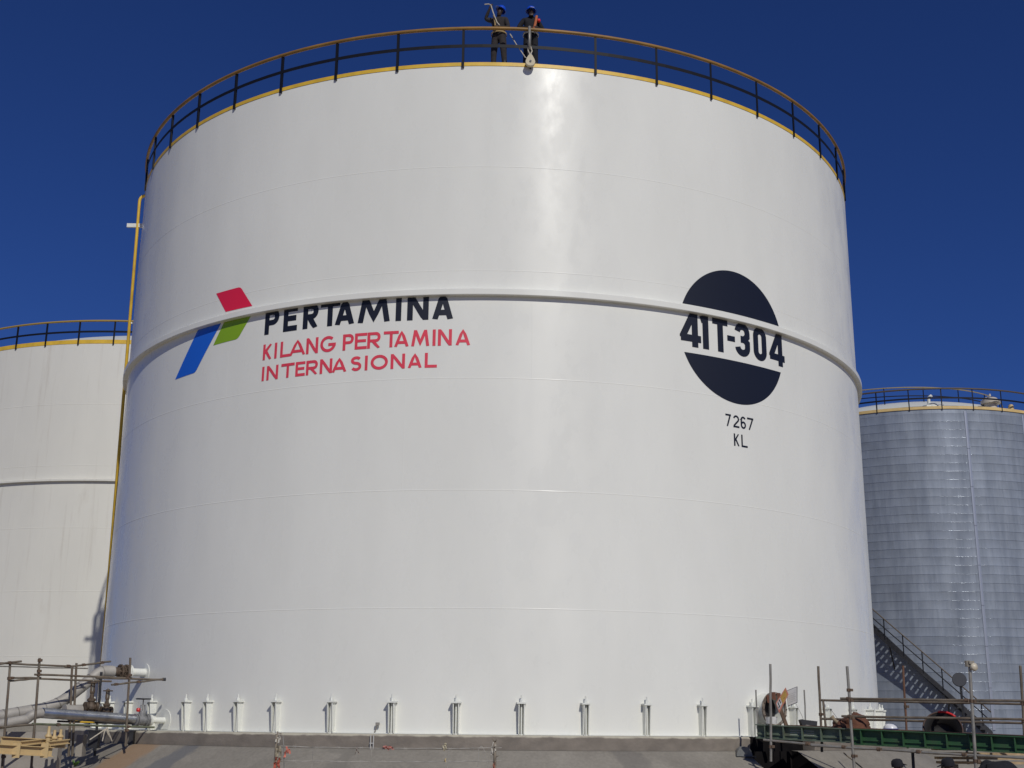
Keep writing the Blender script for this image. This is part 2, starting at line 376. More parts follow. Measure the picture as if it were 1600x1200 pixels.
def ribbon(mb, pts, closed, t, u0, z0, H, r):
    P = [Vector((p[0], p[1])) for p in pts]
    Q = []                                # resample so that the ribbon follows the shell
    n = len(P)
    for i in range(n if closed else n-1):
        a, b = P[i], P[(i+1) % n]; k = max(1, int((b-a).length/.12))
        Q += [a.lerp(b, j/k) for j in range(k)]
    if not closed: Q.append(P[-1])
    n = len(Q); vs = []
    for i in range(n):
        a = Q[i-1] if (closed or i > 0) else None; b = Q[(i+1) % n] if (closed or i < n-1) else None
        d1 = (Q[i]-a).normalized() if a is not None else None; d2 = (b-Q[i]).normalized() if b is not None else None
        if d1 is None: d1 = d2
        if d2 is None: d2 = d1
        n1 = Vector((-d1.y, d1.x)); n2 = Vector((-d2.y, d2.x)); mv = n1+n2
        mv = mv.normalized() if mv.length > 1e-4 else n1
        k = min(2.6, 1/max(.2, mv.dot(n1)))
        for sgn in (1, -1):
            q = Q[i]+mv*(sgn*t/2*k); q.y = min(H, max(0, q.y)); vs.append(q)
    rr = r + .0004*(LAYER[0] % 9); LAYER[0] += 1
    V = [wrap(rr, (u0+q.x)/RT_, z0+q.y) for q in vs]
    F = [(2*i, 2*i+1, 2*((i+1) % n)+1, 2*((i+1) % n)) for i in range(n if closed else n-1)]
    mb.add(V, F)
def word(txt, ext, z0, H, t, r):
    mb = MB()
    for ch, (a, b) in zip(txt, ext):
        for pts, cl in glyph(ch, b-a, H, t): ribbon(mb, pts, cl, t if ch != '-' else t*.8, a, z0, H, r)
    return mb
def convex_patch(poly, r, du=.06):
    """convex outline in (u,z) filled with columns that follow the shell"""
    us = [p[0] for p in poly]; a, b = min(us), max(us); n = max(4, int((b-a)/du)); mb = MB(); V = []
    cuts = sorted(set([a+(b-a)*i/n for i in range(n+1)] + us)); n = len(cuts)-1
    for u in cuts:
        zs = []
        for i in range(len(poly)):
            (u1, z1), (u2, z2) = poly[i], poly[(i+1) % len(poly)]
            if abs(u2-u1) < 1e-9:
                if abs(u-u1) < 1e-9: zs += [z1, z2]
            elif min(u1, u2)-1e-9 <= u <= max(u1, u2)+1e-9: zs.append(z1+(z2-z1)*(u-u1)/(u2-u1))
        V += [wrap(r, u/RT_, min(zs)), wrap(r, u/RT_, max(zs))]
    mb.add(V, [(2*i, 2*i+2, 2*i+3, 2*i+1) for i in range(n)])
    return mb
def round_corner(poly, k, rad):
    p = [Vector(q) for q in poly]; a, c, b = p[k-1], p[k], p[(k+1) % len(p)]
    q0 = c+(a-c).normalized()*rad; q2 = c+(b-c).normalized()*rad
    arcp = [tuple((1-s)**2*q0+2*s*(1-s)*c+s*s*q2) for s in [i/8 for i in range(9)]]
    return poly[:k]+arcp+poly[k+1:]

# ------------------------------------------------------------------ tanks
def railing(tank, c, R, H, nposts, a_first, hand, mid, post, r_rail=.048, hrail=1.07, hmid=.56, rr=None):
    rr = rr or R+.045
    top = MB(); ring = [(c[0]+rr*sin(a), c[1]-rr*cos(a), H+hrail) for a in [2*pi*i/180 for i in range(180)]]
    top.tube(ring, r_rail, 8, closed=True)
    rail = top.build('railing', hand, tank, smooth=True)
    mbm = MB(); mbm.lathe([(rr-.006, H+hmid-.045), (rr+.006, H+hmid-.045), (rr+.006, H+hmid+.045), (rr-.006, H+hmid+.045)], 180, c=(c[0], c[1], 0), closedprof=True)
    sub('mid_rail', mbm, mid, rail)
    pm = MB()
    pm.box((0, 0, hrail/2-.05), (.062, .012, hrail+.02)); pm.box((.025, .03, hrail/2-.05), (.012, .048, hrail+.02))
    p0 = None
    for i in range(nposts):
        a = a_first+2*pi*i/nposts
        if p0 is None:
            p0 = pm.build('post', post, None); o = p0
        else:
            o = p0.copy(); COL.objects.link(o)
        o.parent = rail
        o.location = Vector((c[0]+rr*sin(a), c[1]-rr*cos(a), H)) - world_loc(rail); o.rotation_euler = (0, 0, a)
    return rail
def dome(mb, c, R, H, edge=radians(19), n=128):
    rs = R/sin(edge); prof = [(rs*sin(edge*k/14), H+rs*cos(edge*k/14)-rs*cos(edge)) for k in range(14, -1, -1)]
    mb.lathe([(max(.001, r), z) for r, z in prof], n, c=(c[0], c[1], 0)); return mb
def shell_mesh(c, R, H, seams, bead=.0035, n=360):
    mb = MB(); mb.lathe([(R, 0)]+[(R, H*k/6) for k in range(1, 7)], n, c=(c[0], c[1], 0))
    for z in seams:                       # horizontal weld beads
        mb.lathe([(R-.003, z-.02), (R+bead*.8, z-.009), (R+bead, z), (R+bead*.8, z+.009), (R-.003, z+.02)], n, c=(c[0], c[1], 0))
    zz = [0]+list(seams)+[H]
    for k in range(len(zz)-1):            # vertical weld beads, staggered course by course
        for i in range(9):
            a = 2*pi*(i+(.37*k) % 1)/9; P = []
            for z in (zz[k]+.03, zz[k+1]-.03):
                for r, d in ((R-.002, -.016), (R+bead*.8, 0), (R-.002, .016)): P.append(Vector((c[0], c[1], 0))+wrap(r, a+d/R, z))
            mb.add(P, [(0, 1, 4, 3), (1, 2, 5, 4)])
    return mb
SEAMS = [2.78, 5.52, 8.25, 11.0, 13.79]

# --- the big white tank
tank = thing('storage_tank', 'large freshly painted white cylindrical storage tank with emblem and red and black lettering', 'storage tank', (0, 0, 0), 'storage tanks of the tank farm')
mb = shell_mesh((0, 0), RT_, H_, SEAMS)
mb.build('shell', WHITE, tank, smooth=True)
mb = MB(); dome(mb, (0, 0), RT_-.02, H_+.01); mb.build('roof', FITWHITE, tank, smooth=True)
mb = MB(); mb.lathe([(RT_-.07, H_+.004), (RT_+.012, H_+.004), (RT_+.012, H_+.105), (RT_-.07, H_+.105)], 240, closedprof=True)
mb.build('rim_kerb', YELLOW, tank, smooth=True, auto=40)
mb = MB(); mb.lathe([(RT_-.01, -.008), (RT_+.10, -.008), (RT_+.10, .012), (RT_-.01, .012)], 240, closedprof=True)
mb.build('base_plate', FITWHITE, tank)
GZ = 10.325
mb = MB(); mb.lathe([(RT_-.01, GZ), (RT_+.135, GZ), (RT_+.145, GZ+.012), (RT_+.145, GZ+.15), (RT_+.13, GZ+.165), (RT_+.02, GZ+.19), (RT_-.01, GZ+.20)], 300, closedprof=True)
mb.build('wind_girder', WHITE, tank, smooth=True, auto=30)
railing(tank, (0, 0), RT_, H_, 43, radians(3.95), mat('rail_ochre', (.27, .145, .03), .5, var=.25, vscale=1.5), BLACKRAIL, BLACKRAIL)
RP = RT_+.006
em = convex_patch(round_corner([(-8.03, 11.21), (-7.09, 11.21), (-6.62, 10.60), (-7.59, 10.61)], 1, .1), RP).build('emblem_panel', RED, tank); em['label'] = 'red parallelogram of the painted emblem'
em = convex_patch(round_corner([(-7.50, 10.52), (-6.52, 10.50), (-7.06, 9.775), (-7.99, 9.76)], 2, .1), RP).build('emblem_panel', GREEN, tank); em['label'] = 'green parallelogram of the painted emblem'
em = convex_patch(round_corner([(-8.56, 10.52), (-7.60, 10.50), (-8.68, 9.135), (-9.65, 9.12)], 2, .1), RP).build('emblem_panel', BLUE, tank); em['label'] = 'long blue parallelogram of the painted emblem'
o = word('PERTAMINA', [(-6.15, -5.70), (-5.56, -5.14), (-4.97, -4.53), (-4.47, -3.93), (-4.06, -3.53), (-3.44, -2.60), (-2.46, -2.31), (-2.165, -1.63), (-1.54, -1.02)], 9.735, .655, .142, RP).build('lettering', NAVY, tank); o['label'] = 'bold black upper line of lettering'
o = word('KILANGPERTAMINA', [(-6.15, -5.87), (-5.78, -5.71), (-5.60, -5.30), (-5.33, -4.85), (-4.83, -4.49), (-4.43, -4.00), (-3.81, -3.52), (-3.49, -3.17), (-3.16, -2.82), (-2.74, -2.36), (-2.47, -2.10), (-2.04, -1.59), (-1.51, -1.44), (-1.38, -1.04), (-.95, -.59)], 9.065, .415, .074, RP).build('lettering', TXTRED, tank); o['label'] = 'red middle line of lettering'
o = word('INTERNASIONAL', [(-6.15, -6.06), (-5.99, -5.63), (-5.54, -5.14), (-5.11, -4.83), (-4.80, -4.47), (-4.41, -4.07), (-4.08, -3.68), (-3.57, -3.29), (-3.20, -3.13), (-3.05, -2.61), (-2.54, -2.18), (-2.11, -1.76), (-1.69, -1.39)], 8.515, .375, .072, RP).build('lettering', TXTRED, tank); o['label'] = 'red bottom line of lettering'
def cap(cu, cz, R, lo, hi, n=60):
    pts = []
    for i in range(n+1):
        z = lo+(hi-lo)*(.5-.5*cos(pi*i/n)); pts.append((cu+sqrt(max(0, R*R-(z-cz)**2)), z))
    return pts + [(2*cu-u, z) for u, z in reversed(pts)]
def dedupe(p):
    out = []
    for q in p:
        if not out or hypot(q[0]-out[-1][0], q[1]-out[-1][1]) > 1e-5: out.append(q)
    return out
o = convex_patch(dedupe(cap(6.57, 9.935, 1.795, 10.56, 11.73)), RP).build('roundel', NAVY, tank); o['label'] = 'black upper half of the round tank number mark'
o = convex_patch(dedupe(cap(6.57, 9.935, 1.795, 8.14, 9.275)), RP).build('roundel', NAVY, tank); o['label'] = 'black lower half of the round tank number mark'
o = word('41T-304', [(4.81, 5.42), (5.42, 5.66), (5.79, 6.29), (6.27, 6.53), (6.53, 7.06), (7.19, 7.69), (7.82, 8.44)], 9.44, .91, .185, RP).build('lettering', NAVY, tank); o['label'] = 'large black tank number across the round mark'
o = word('7267', [(6.11, 6.29), (6.36, 6.56), (6.61, 6.79), (6.84, 7.06)], 7.51, .32, .045, RP).build('lettering', NAVY, tank); o['label'] = 'small black capacity figures under the round mark'
o = word('KL', [(6.36, 6.54), (6.61, 6.82)], 7.03, .32, .045, RP).build('lettering', NAVY, tank); o['label'] = 'small black unit letters under the figures'

# anchor chairs welded round the foot
chair = MB()
for s in (-1, 1):
    chair.hexa([(s*.058-.011, .005, .012), (s*.058+.011, .005, .012), (s*.058+.011, -.12, .012), (s*.058-.011, -.12, .012),
                (s*.058-.011, .005, .665), (s*.058+.011, .005, .665), (s*.058+.011, -.185, .665), (s*.058-.011, -.185, .665)])
ctop = MB(); ctop.box((0, -.10, .685), (.215, .21, .038))
cbolt = MB(); cbolt.tube([(0, -.10, -.02), (0, -.10, .855)], .019, 10); cbolt.lathe([(.001, .705), (.04, .705), (.04, .755), (.03, .765), (.001, .765)], 6, c=(0, -.10, 0))
c0 = None
ANG = [3.4+7.03*k for k in range(0, 13)] + [-3.6, -10.6, -17.55, -24.5, -29.7, -34.4, -38.1, -45.0, -51.2, -57.8, -63.5, -69.0, -74.5] + [94.8+7*k for k in range(25)]
for a in ANG:
    if c0 is None:
        c0 = chair.build('anchor_chair', FITWHITE, None); t0 = ctop.build('top_plate', FITWHITE, None); b0 = cbolt.build('anchor_bolt', FITWHITE, None)
        c, t, b = c0, t0, b0
    else:
        c, t, b = c0.copy(), t0.copy(), b0.copy()
        for x in (c, t, b): COL.objects.link(x)
    c.parent = tank; t.parent = c; b.parent = c
    c.location = wrap(RT_, radians(a), 0); c.rotation_euler = (0, 0, radians(a))

# yellow foam riser standing just off the left flank
PY = -2.3
pb, pt = at_y(160.3, 1036, PY), at_y(219.5, 302, PY)
px_, py_ = -12.0, PY
pa = atan2(px_, -py_); toward = Vector((-sin(pa), cos(pa), 0))
zt = pt.z
riser = MB(); bse = Vector((px_, py_, .35))
xtop = at_y(217.5, 320, PY)
path = [Vector((at_y(158.8, 1052, PY).x, PY, .25)), Vector((xtop.x, PY, zt-.28))]
lean = path[1]
for k in range(1, 7):
    a = pi/2*k/6; path.append(Vector((lean.x, lean.y, lean.z)) + toward*(.22*(1-cos(a))) + Vector((0, 0, .22*sin(a))))
path.append(path[-1]+toward*.3)
riser.tube(path, .05, 12)
rs = riser.build('foam_riser', YELLOW, tank, smooth=True)
bk = MB(); q = at_y(210.5, 352.5, PY+.0); bk.box(q, (.50, .07, .13)); sub('bracket', bk, FITWHITE, rs)
bk = MB()
for z in (2.5, 6.2, 12.6): 
    xx = path[0].x+(lean.x-path[0].x)*(z-.25)/(lean.z-.25); bk.box(Vector((xx, PY, z))+toward*.14, (.30, .05, .05), Matrix.Rotation(pa+pi/2, 3, 'Z'))
sub('stand_off', bk, FITWHITE, rs)
# rust-brown lower half of the riser flange
fl = MB(); fl.lathe([(.001, -.03), (.10, -.03), (.10, .03), (.001, .03)], 14, c=path[0]+Vector((0, 0, .12))); sub('flange', fl, RUSTV, rs)

# nozzles on the left with reinforcing pads
def nozzle(th, z, r, length, padr):
    n = wrap(1, th, 0); base = wrap(RT_, th, z)
    b = MB(); b.tube([base-n*.05, base+n*length], r, 20)
    o = b.build('nozzle', FITWHITE, tank, smooth=True, auto=40)
    f = MB(); f.lathe([(r*.5, -.02), (r*1.75, -.02), (r*1.75, .02), (r*.5, .02)], 24, c=base+n*length, axis=n, closedprof=True); f.lathe([(r*.5, .03), (r*1.75, .03), (r*1.75, .07), (r*.5, .07)], 24, c=base+n*length, axis=n, closedprof=True)
    sub('flange', f, FITWHITE, o)
    pd = MB(); V = []; nn = 40                                     # pad: plate curved with the shell
    for i in range(nn):
        a = 2*pi*i/nn; V.append((th*RT_+padr*cos(a), max(.03, z+padr*sin(a))))
    for rr in (RT_-.002, RT_+.014):
        pass
    P = MB(); outer = [wrap(RT_+.016, u/RT_, zz_) for u, zz_ in V]; inner = [wrap(RT_-.002, u/RT_, zz_) for u, zz_ in V]
    P.add(outer+inner+[wrap(RT_+.016, th, z)], [(i, (i+1) % nn, nn+(i+1) % nn, nn+i) for i in range(nn)]+[(i, (i+1) % nn, 2*nn) for i in range(nn)])
    sub('reinforcing_pad', P, FITWHITE, o)
    return base, n
qa = on_cyl(226, 1051, RT_+.02); THA, ZA = atan2(qa.x, -qa.y), qa.z
qb = on_cyl(256, 1125.5, RT_+.02); THB, ZB = atan2(qb.x, -qb.y), qb.z
nozA = nozzle(THA, ZA, .10, .42, .22)
nozB = nozzle(THB, ZB, .075, .40, .27)

# manway on the right, open, rusty flange
qm = on_cyl(1210, 1098, RT_+.35); THM, ZM = atan2(qm.x, -qm.y), .62
nm = wrap(1, THM, 0); bm_ = wrap(RT_, THM, ZM)
mw = MB(); mw.tube([bm_-nm*.06, bm_+nm*.33], .37, 32, cap=False); mw.tube([bm_+nm*.04, bm_+nm*.33], .345, 32, cap=False)
MW = mw.build('manway', FITWHITE, tank, smooth=True)
f = MB(); f.lathe([(.345, -.02), (.405, -.02), (.405, .02), (.345, .02)], 36, c=bm_+nm*.34, axis=nm, closedprof=True); sub('flange', f, mat('dull_flange', (.20, .16, .125), .8, var=.5, vscale=7, bump=.4, dirt=(.5, .46, .38), dscale=4, damt=.8), MW)
f = MB(); f.lathe([(.001, 0), (.344, 0)], 32, c=bm_+nm*.05, axis=nm); sub('shade_disc', f, MOUTH_SHADE, MW)  # black disc painted for the shade inside the manway, no real hole
f = MB()
for k in range(16):
    a = 2*pi*k/16; tx = Vector((cos(THM), sin(THM), 0)); pc = bm_+nm*.34+tx*(.378*cos(a))+Vector((0, 0, .378*sin(a))); f.tube([pc-nm*.03, pc+nm*.05], .012, 6)
sub('bolts', f, CLAMP, MW)
tx = Vector((cos(THM), sin(THM), 0))
cv = MB(); rnd = random.Random(5)                # brown rags left round the mouth
for k in range(4):
    a = radians(48+k*26); p = bm_+nm*.37+tx*(.40*cos(a))+Vector((0, 0, .40*sin(a))); L_ = rnd.uniform(.10, .22); wv = tx*.07
    cv.add([p-wv+nm*.02, p+wv+nm*.02, p+wv*.9+nm*.05+Vector((0, 0, -L_)), p-wv*.7+nm*.03+Vector((0, 0, -L_*.8))], [(0, 1, 2, 3)])
sub('rags', cv, BURLAP, MW)
# earthing lug on the foot of the shell
qe = on_cyl(588, 1136, RT_+.05)
lg = MB(); lg.tube([qe+Vector((-.05, 0, -.15)), qe+Vector((0, -.03, -.03)), qe+Vector((.02, -.05, .05)), qe+Vector((.06, -.05, .09))], .014, 8); lg.box(qe+Vector((.03, -.05, .07)), (.09, .05, .06))
lg.build('earthing_lug', TUBEGREY, tank)

# --- white tank on the left
LC, LH = (-17.25, 25.0), 16.6
lt = thing('storage_tank', 'older weathered white storage tank with yellow kerb rail behind on the left', 'storage tank', (LC[0], LC[1], 0), 'storage tanks of the tank farm')
mb = shell_mesh(LC, RT_, LH, SEAMS, .006, 240); mb.build('shell', OLDWHITE, lt, smooth=True)
mb = MB(); dome(mb, LC, RT_-.02, LH+.01, radians(27)); mb.build('roof', FITWHITE, lt, smooth=True)
mb = MB(); mb.lathe([(RT_-.07, LH+.004), (RT_+.012, LH+.004), (RT_+.012, LH+.19), (RT_-.07, LH+.19)], 200, c=(LC[0], LC[1], 0), closedprof=True); mb.build('rim_kerb', YELLOW, lt, smooth=True, auto=40)
LG = on_cyl(100, 750, RT_+.14, LC).z
mb = MB(); mb.lathe([(RT_-.01, LG-.04), (RT_+.13, LG-.04), (RT_+.14, LG-.03), (RT_+.14, LG+.05), (RT_+.02, LG+.09), (RT_-.01, LG+.10)], 200, c=(LC[0], LC[1], 0), closedprof=True); mb.build('wind_girder', OLDWHITE, lt, smooth=True, auto=30)
pq = on_cyl(24, 546, RT_+.045, LC); railing(lt, LC, RT_, LH, 46, atan2(pq.x-LC[0], -(pq.y-LC[1])), mat('rail_yellow_olive', (.40, .27, .06), .5), BLACKRAIL, BLACKRAIL)

# --- aluminium clad tank on the right
RC, RR, RH = (25.5, 33.5), 9.0, 17.0
def clad_mat():
    m = bpy.data.materials.new('weathered_aluminium'); m.use_nodes = True
    n = m.node_tree.nodes; L = m.node_tree.links; b = n['Principled BSDF']
    b.inputs['Metallic'].default_value = .3; b.inputs['Specular IOR Level'].default_value = .3
    tc = n.new('ShaderNodeTexCoord')
    def noise(sc, s, d=5, rg=.6):
        mp = n.new('ShaderNodeMapping'); mp.inputs['Scale'].default_value = sc; L.new(tc.outputs['Object'], mp.inputs[0])
        z = n.new('ShaderNodeTexNoise'); z.inputs['Scale'].default_value = s; z.inputs['Detail'].default_value = d; z.inputs['Roughness'].default_value = rg
        L.new(mp.outputs[0], z.inputs[0]); return z.outputs[0]
    cr = n.new('ShaderNodeValToRGB'); cr.color_ramp.elements[0].position = .3; cr.color_ramp.elements[1].position = .7
    cr.color_ramp.elements[0].color = (.255, .295, .365, 1); cr.color_ramp.elements[1].color = (.45, .50, .575, 1)
    L.new(noise((1, 1, .12), 1.6, 8, .7), cr.inputs[0])
    mx = n.new('ShaderNodeMix'); mx.data_type = 'RGBA'; mx.blend_type = 'MULTIPLY'; mx.inputs['Factor'].default_value = .5
    L.new(cr.outputs[0], mx.inputs['A']); L.new(noise((1, 1, .8), .55, 8, .7), mx.inputs['B'])
    def math(op, a, v=None):
        q = n.new('ShaderNodeMath'); q.operation = op
        if hasattr(a, 'node'): L.new(a, q.inputs[0])
        else: q.inputs[0].default_value = a
        if v is not None:
            if hasattr(v, 'node'): L.new(v, q.inputs[1])
            else: q.inputs[1].default_value = v
        return q.outputs[0]
    sx = n.new('ShaderNodeSeparateXYZ'); L.new(tc.outputs['Object'], sx.inputs[0])     # each sheet its own tone
    row = math('FLOOR', math('DIVIDE', math('SUBTRACT', sx.outputs['Z'], .2), .46))
    colm = math('FLOOR', math('ADD', math('MULTIPLY', math('ARCTAN2', sx.outputs['X'], math('MULTIPLY', sx.outputs['Y'], -1)), 28/(2*pi)), math('MULTIPLY', math('MODULO', row, 2), .5)))
    cb = n.new('ShaderNodeCombineXYZ'); L.new(colm, cb.inputs[0]); L.new(row, cb.inputs[1])
    wn = n.new('ShaderNodeTexWhiteNoise'); wn.noise_dimensions = '2D'; L.new(cb.outputs[0], wn.inputs['Vector'])
    tone = n.new('ShaderNodeMapRange'); tone.inputs[3].default_value = .93; tone.inputs[4].default_value = 1.05; L.new(wn.outputs['Value'], tone.inputs[0])
    ml = n.new('ShaderNodeVectorMath'); ml.operation = 'SCALE'; L.new(mx.outputs['Result'], ml.inputs[0]); L.new(tone.outputs[0], ml.inputs['Scale'])
    L.new(ml.outputs[0], b.inputs['Base Color'])
    mr = n.new('ShaderNodeMapRange'); mr.inputs[1].default_value = .3; mr.inputs[2].default_value = .7; mr.inputs[3].default_value = .5; mr.inputs[4].default_value = .68
    L.new(noise((1, 1, .4), 1.2), mr.inputs[0]); L.new(mr.outputs[0], b.inputs['Roughness'])
    bp = n.new('ShaderNodeBump'); bp.inputs['Strength'].default_value = 1; bp.inputs['Distance'].default_value = .02
    L.new(noise((1, 1, .3), .9, 2), bp.inputs['Height']); L.new(bp.outputs[0], b.inputs['Normal'])
    return m
CLAD = clad_mat()
rtk = thing('storage_tank', 'dull silver aluminium clad tank with a spiral stair behind on the right', 'storage tank', (RC[0], RC[1], 0), 'storage tanks of the tank farm')
mb = MB(); pr = [(RR, -.3)]; z = .2; k = 0
while z < RH-.15:
    h = .46; pr += [(RR+.001, z-.002), (RR+.006, z), (RR+.006, z+.004)]; pr.append((RR, min(RH, z+h-.006))); z += h; k += 1
pr = [p for p in pr if p[1] <= RH]+[(RR, RH)]
mb.lathe(pr, 144, c=(RC[0], RC[1], 0)); shell = mb.build('cladding', CLAD, rtk, smooth=True, auto=25)
sm = MB()                                 # lap seams of the sheets, staggered per course
zc = .2; ci = 0
while zc < RH-.4:
    for i in range(28):
        a = 2*pi*(i+(ci % 2)*.5+random.uniform(-.04, .04))/28
        p = [(RC[0]+r*sin(a+d), RC[1]-r*cos(a+d)) for r, d in ((RR-.004, -.0016), (RR+.009, -.001), (RR+.009, .001), (RR-.004, .0016))]
        sm.add([(x, y, zc+.02) for x, y in p]+[(x, y, zc+.45) for x, y in p], [(0, 1, 5, 4), (1, 2, 6, 5), (2, 3, 7, 6)])
    zc += .46; ci += 1
sub('sheet_laps', sm, CLAD, shell)
bd = MB(); zc = .2                        # rolled lower edges of the courses: they catch the sun here and there
while zc < RH-.3:
    bd.lathe([(RR+.003, zc-.007), (RR+.008, zc-.005), (RR+.010, zc-.001), (RR+.008, zc+.005), (RR+.003, zc+.006)], 144, c=(RC[0], RC[1], 0)); zc += .46
sub('rolled_edges', bd, mat('rolled_edge', (.30, .33, .38), .24, metal=.8, var=.5, vscale=1.2, bump=1.0, bscale=1.6, bdist=.06), shell, smooth=True)
# bright vertical cover strips
for px0 in (1508, 1597):
    q = on_cyl(px0, 640, RR+.02, RC); a = atan2(q.x-RC[0], -(q.y-RC[1]))
    cn = MB()
    for zk in range(8):
        z0, z1 = .1+zk*2.1, min(RH-.02, .1+zk*2.1+2.08); ex = [(RR-.01, -.085), (RR+.03, -.075), (RR+.05, 0), (RR+.03, .075), (RR-.01, .085)]
        ps = [Vector((RC[0]+r*sin(a)+d*cos(a), RC[1]-r*cos(a)+d*sin(a), 0)) for r, d in ex]
        cn.add([p+Vector((0, 0, z0)) for p in ps]+[p+Vector((0, 0, z1)) for p in ps], [(i, i+1, 6+i, 5+i) for i in range(4)])
    cn.build('cover_strip', mat('bright_strip', (.46, .48, .52), .4, metal=.6), rtk)
mb = MB(); dome(mb, RC, RR-.02, RH+.01, radians(26), 96); mb.build('roof', FITWHITE, rtk, smooth=True)
mb = MB(); mb.lathe([(RR-.05, RH+.002), (RR+.05, RH+.002), (RR+.05, RH+.16), (RR-.05, RH+.16)], 144, c=(RC[0], RC[1], 0), closedprof=True); mb.build('rim_kerb', KERBTAN, rtk, smooth=True, auto=40)
pq = on_cyl(1421, 641, RR+.06, RC); railing(rtk, RC, RR, RH, 33, atan2(pq.x-RC[0], -(pq.y-RC[1])), mat('rail_brown', (.10, .075, .05), .5), BLACKRAIL, BLACKRAIL, hrail=1.15, hmid=.62)
# inner rail round the walkway on the roof
ir = MB(); ring = []
for i in range(40):
    a = -1.9+3.1*i/39; ring.append((RC[0]+6.9*sin(a)-.9, RC[1]-6.9*cos(a)+1.0, RH+2.05))
ir.tube(ring, .035, 8); IR = ir.build('walkway_rail', mat('rail_olive', (.30, .24, .13), .5), rtk, smooth=True)
ir2 = MB(); ir2.tube([(x, y, z-.5) for x, y, z in ring], .03, 8); sub('mid_rail', ir2, BLACKRAIL, IR)
ir3 = MB()
for i in range(0, 40, 4): x, y, z = ring[i]; ir3.tube([(x, y, z-1.25), (x, y, z)], .03, 8)
sub('uprights', ir3, BLACKRAIL, IR)
# roof fittings
q = on_cyl(1456, 634, RR-.5, RC); vm = MB(); vm.lathe([(.001, 0), (.28, 0), (.28, .35), (.001, .35)], 16, c=(q.x, q.y, RH+.05)); vm.tube([(q.x-.15, q.y, RH+.4), (q.x-.15, q.y, RH+.75), (q.x+.02, q.y, RH+.9)], .09, 10); vm.box((q.x+.1, q.y, RH+.22), (.95, .5, .2)); vm.build('hatch', FITWHITE, rtk, smooth=False)
q = on_cyl(1548, 634, RR-.6, RC); vm = MB(); vm.lathe([(.001, 0), (.34, 0), (.34, .42), (.52, .42), (.52, .58), (.3, .78), (.06, .86), (.05, 1.0), (.001, 1.0)], 24, c=(q.x, q.y, RH+.1)); vm.build('breather_vent', mat('vent_grey', (.55, .5, .44), .6), rtk, smooth=True, auto=30)
q = on_cyl(1580, 640, RR-.4, RC); vm = MB(); vm.lathe([(.001, 0), (.15, 0), (.15, .4), (.1, .5), (.001, .5)], 14, c=(q.x, q.y, RH+.05)); vm.build('gauge_hatch', CREAM, rtk, smooth=True, auto=30)
# spiral stair
def ang_r(px, py, r): q = on_cyl(px, py, r, RC); return atan2(q.x-RC[0], -(q.y-RC[1])), q.z
sa1, sz1 = ang_r(1372, 990, RR+.95); sa0, sz0 = ang_r(1512, 1112, RR+.95)
slope = (sz1-sz0)/(sa1-sa0)
def helix(r, dz, n=80, zmax=RH+.0):
    a_end = sa0+(zmax-sz0)/slope; a_st = sa0+(-.1-sz0)/slope
    return [Vector((RC[0]+r*sin(a), RC[1]-r*cos(a), sz0+slope*(a-sa0)+dz)) for a in [a_st+(a_end-a_st)*i/n for i in range(n+1)]]
st = MB()
for r in (RR+.16, RR+.95):
    lo, hi = helix(r, -.17), helix(r, .14); lo2, hi2 = helix(r+.02, -.17), helix(r+.02, .14); n = len(lo)
    st.add(lo+hi+lo2+hi2, [(i, i+1, n+i+1, n+i) for i in range(n-1)]+[(2*n+i, 2*n+i+1, 3*n+i+1, 3*n+i) for i in range(n-1)]+[(n+i, n+i+1, 3*n+i+1, 3*n+i) for i in range(n-1)]+[(i, i+1, 2*n+i+1, 2*n+i) for i in range(n-1)])
SM = st.build('stair', DARKST, rtk)
tr = MB(); nstep = int((RH)/.21)
for i in range(nstep):
    z = .1+i*.21; a = sa0+(z-sz0)/slope; c = Vector((RC[0]+(RR+.56)*sin(a), RC[1]-(RR+.56)*cos(a), z))
    tr.box(c, (.25, .77, .03), Matrix.Rotation(a, 3, 'Z'))
sub('treads', tr, DARKST, SM)
hr = MB(); hr.tube(helix(RR+.96, 1.08), .032, 8); hl = sub('handrail', hr, mat('rail_brown', (.1, .075, .05)), SM, smooth=True)
hr = MB(); hr.tube(helix(RR+.96, .6), .028, 8)
hh = helix(RR+.96, 0, 80); ht = helix(RR+.96, 1.08, 80)
for i in range(2, 81, 4): hr.tube([hh[i], ht[i]], .03, 6)
sub('rail_posts', hr, BLACKRAIL, SM)
bs = MB()
for zc in (1.8, 4.4, 7.2, 10.2, 13.4):
    a = sa0+(zc-sz0)/slope; e = Vector((sin(a), -cos(a), 0)); c = Vector((RC[0], RC[1], 0))
    bs.tube([c+e*(RR+.94)+Vector((0, 0, zc-.15)), c+e*(RR+.02)+Vector((0, 0, zc-1.25))], .04, 8)
sub('braces', bs, DARKST, SM)

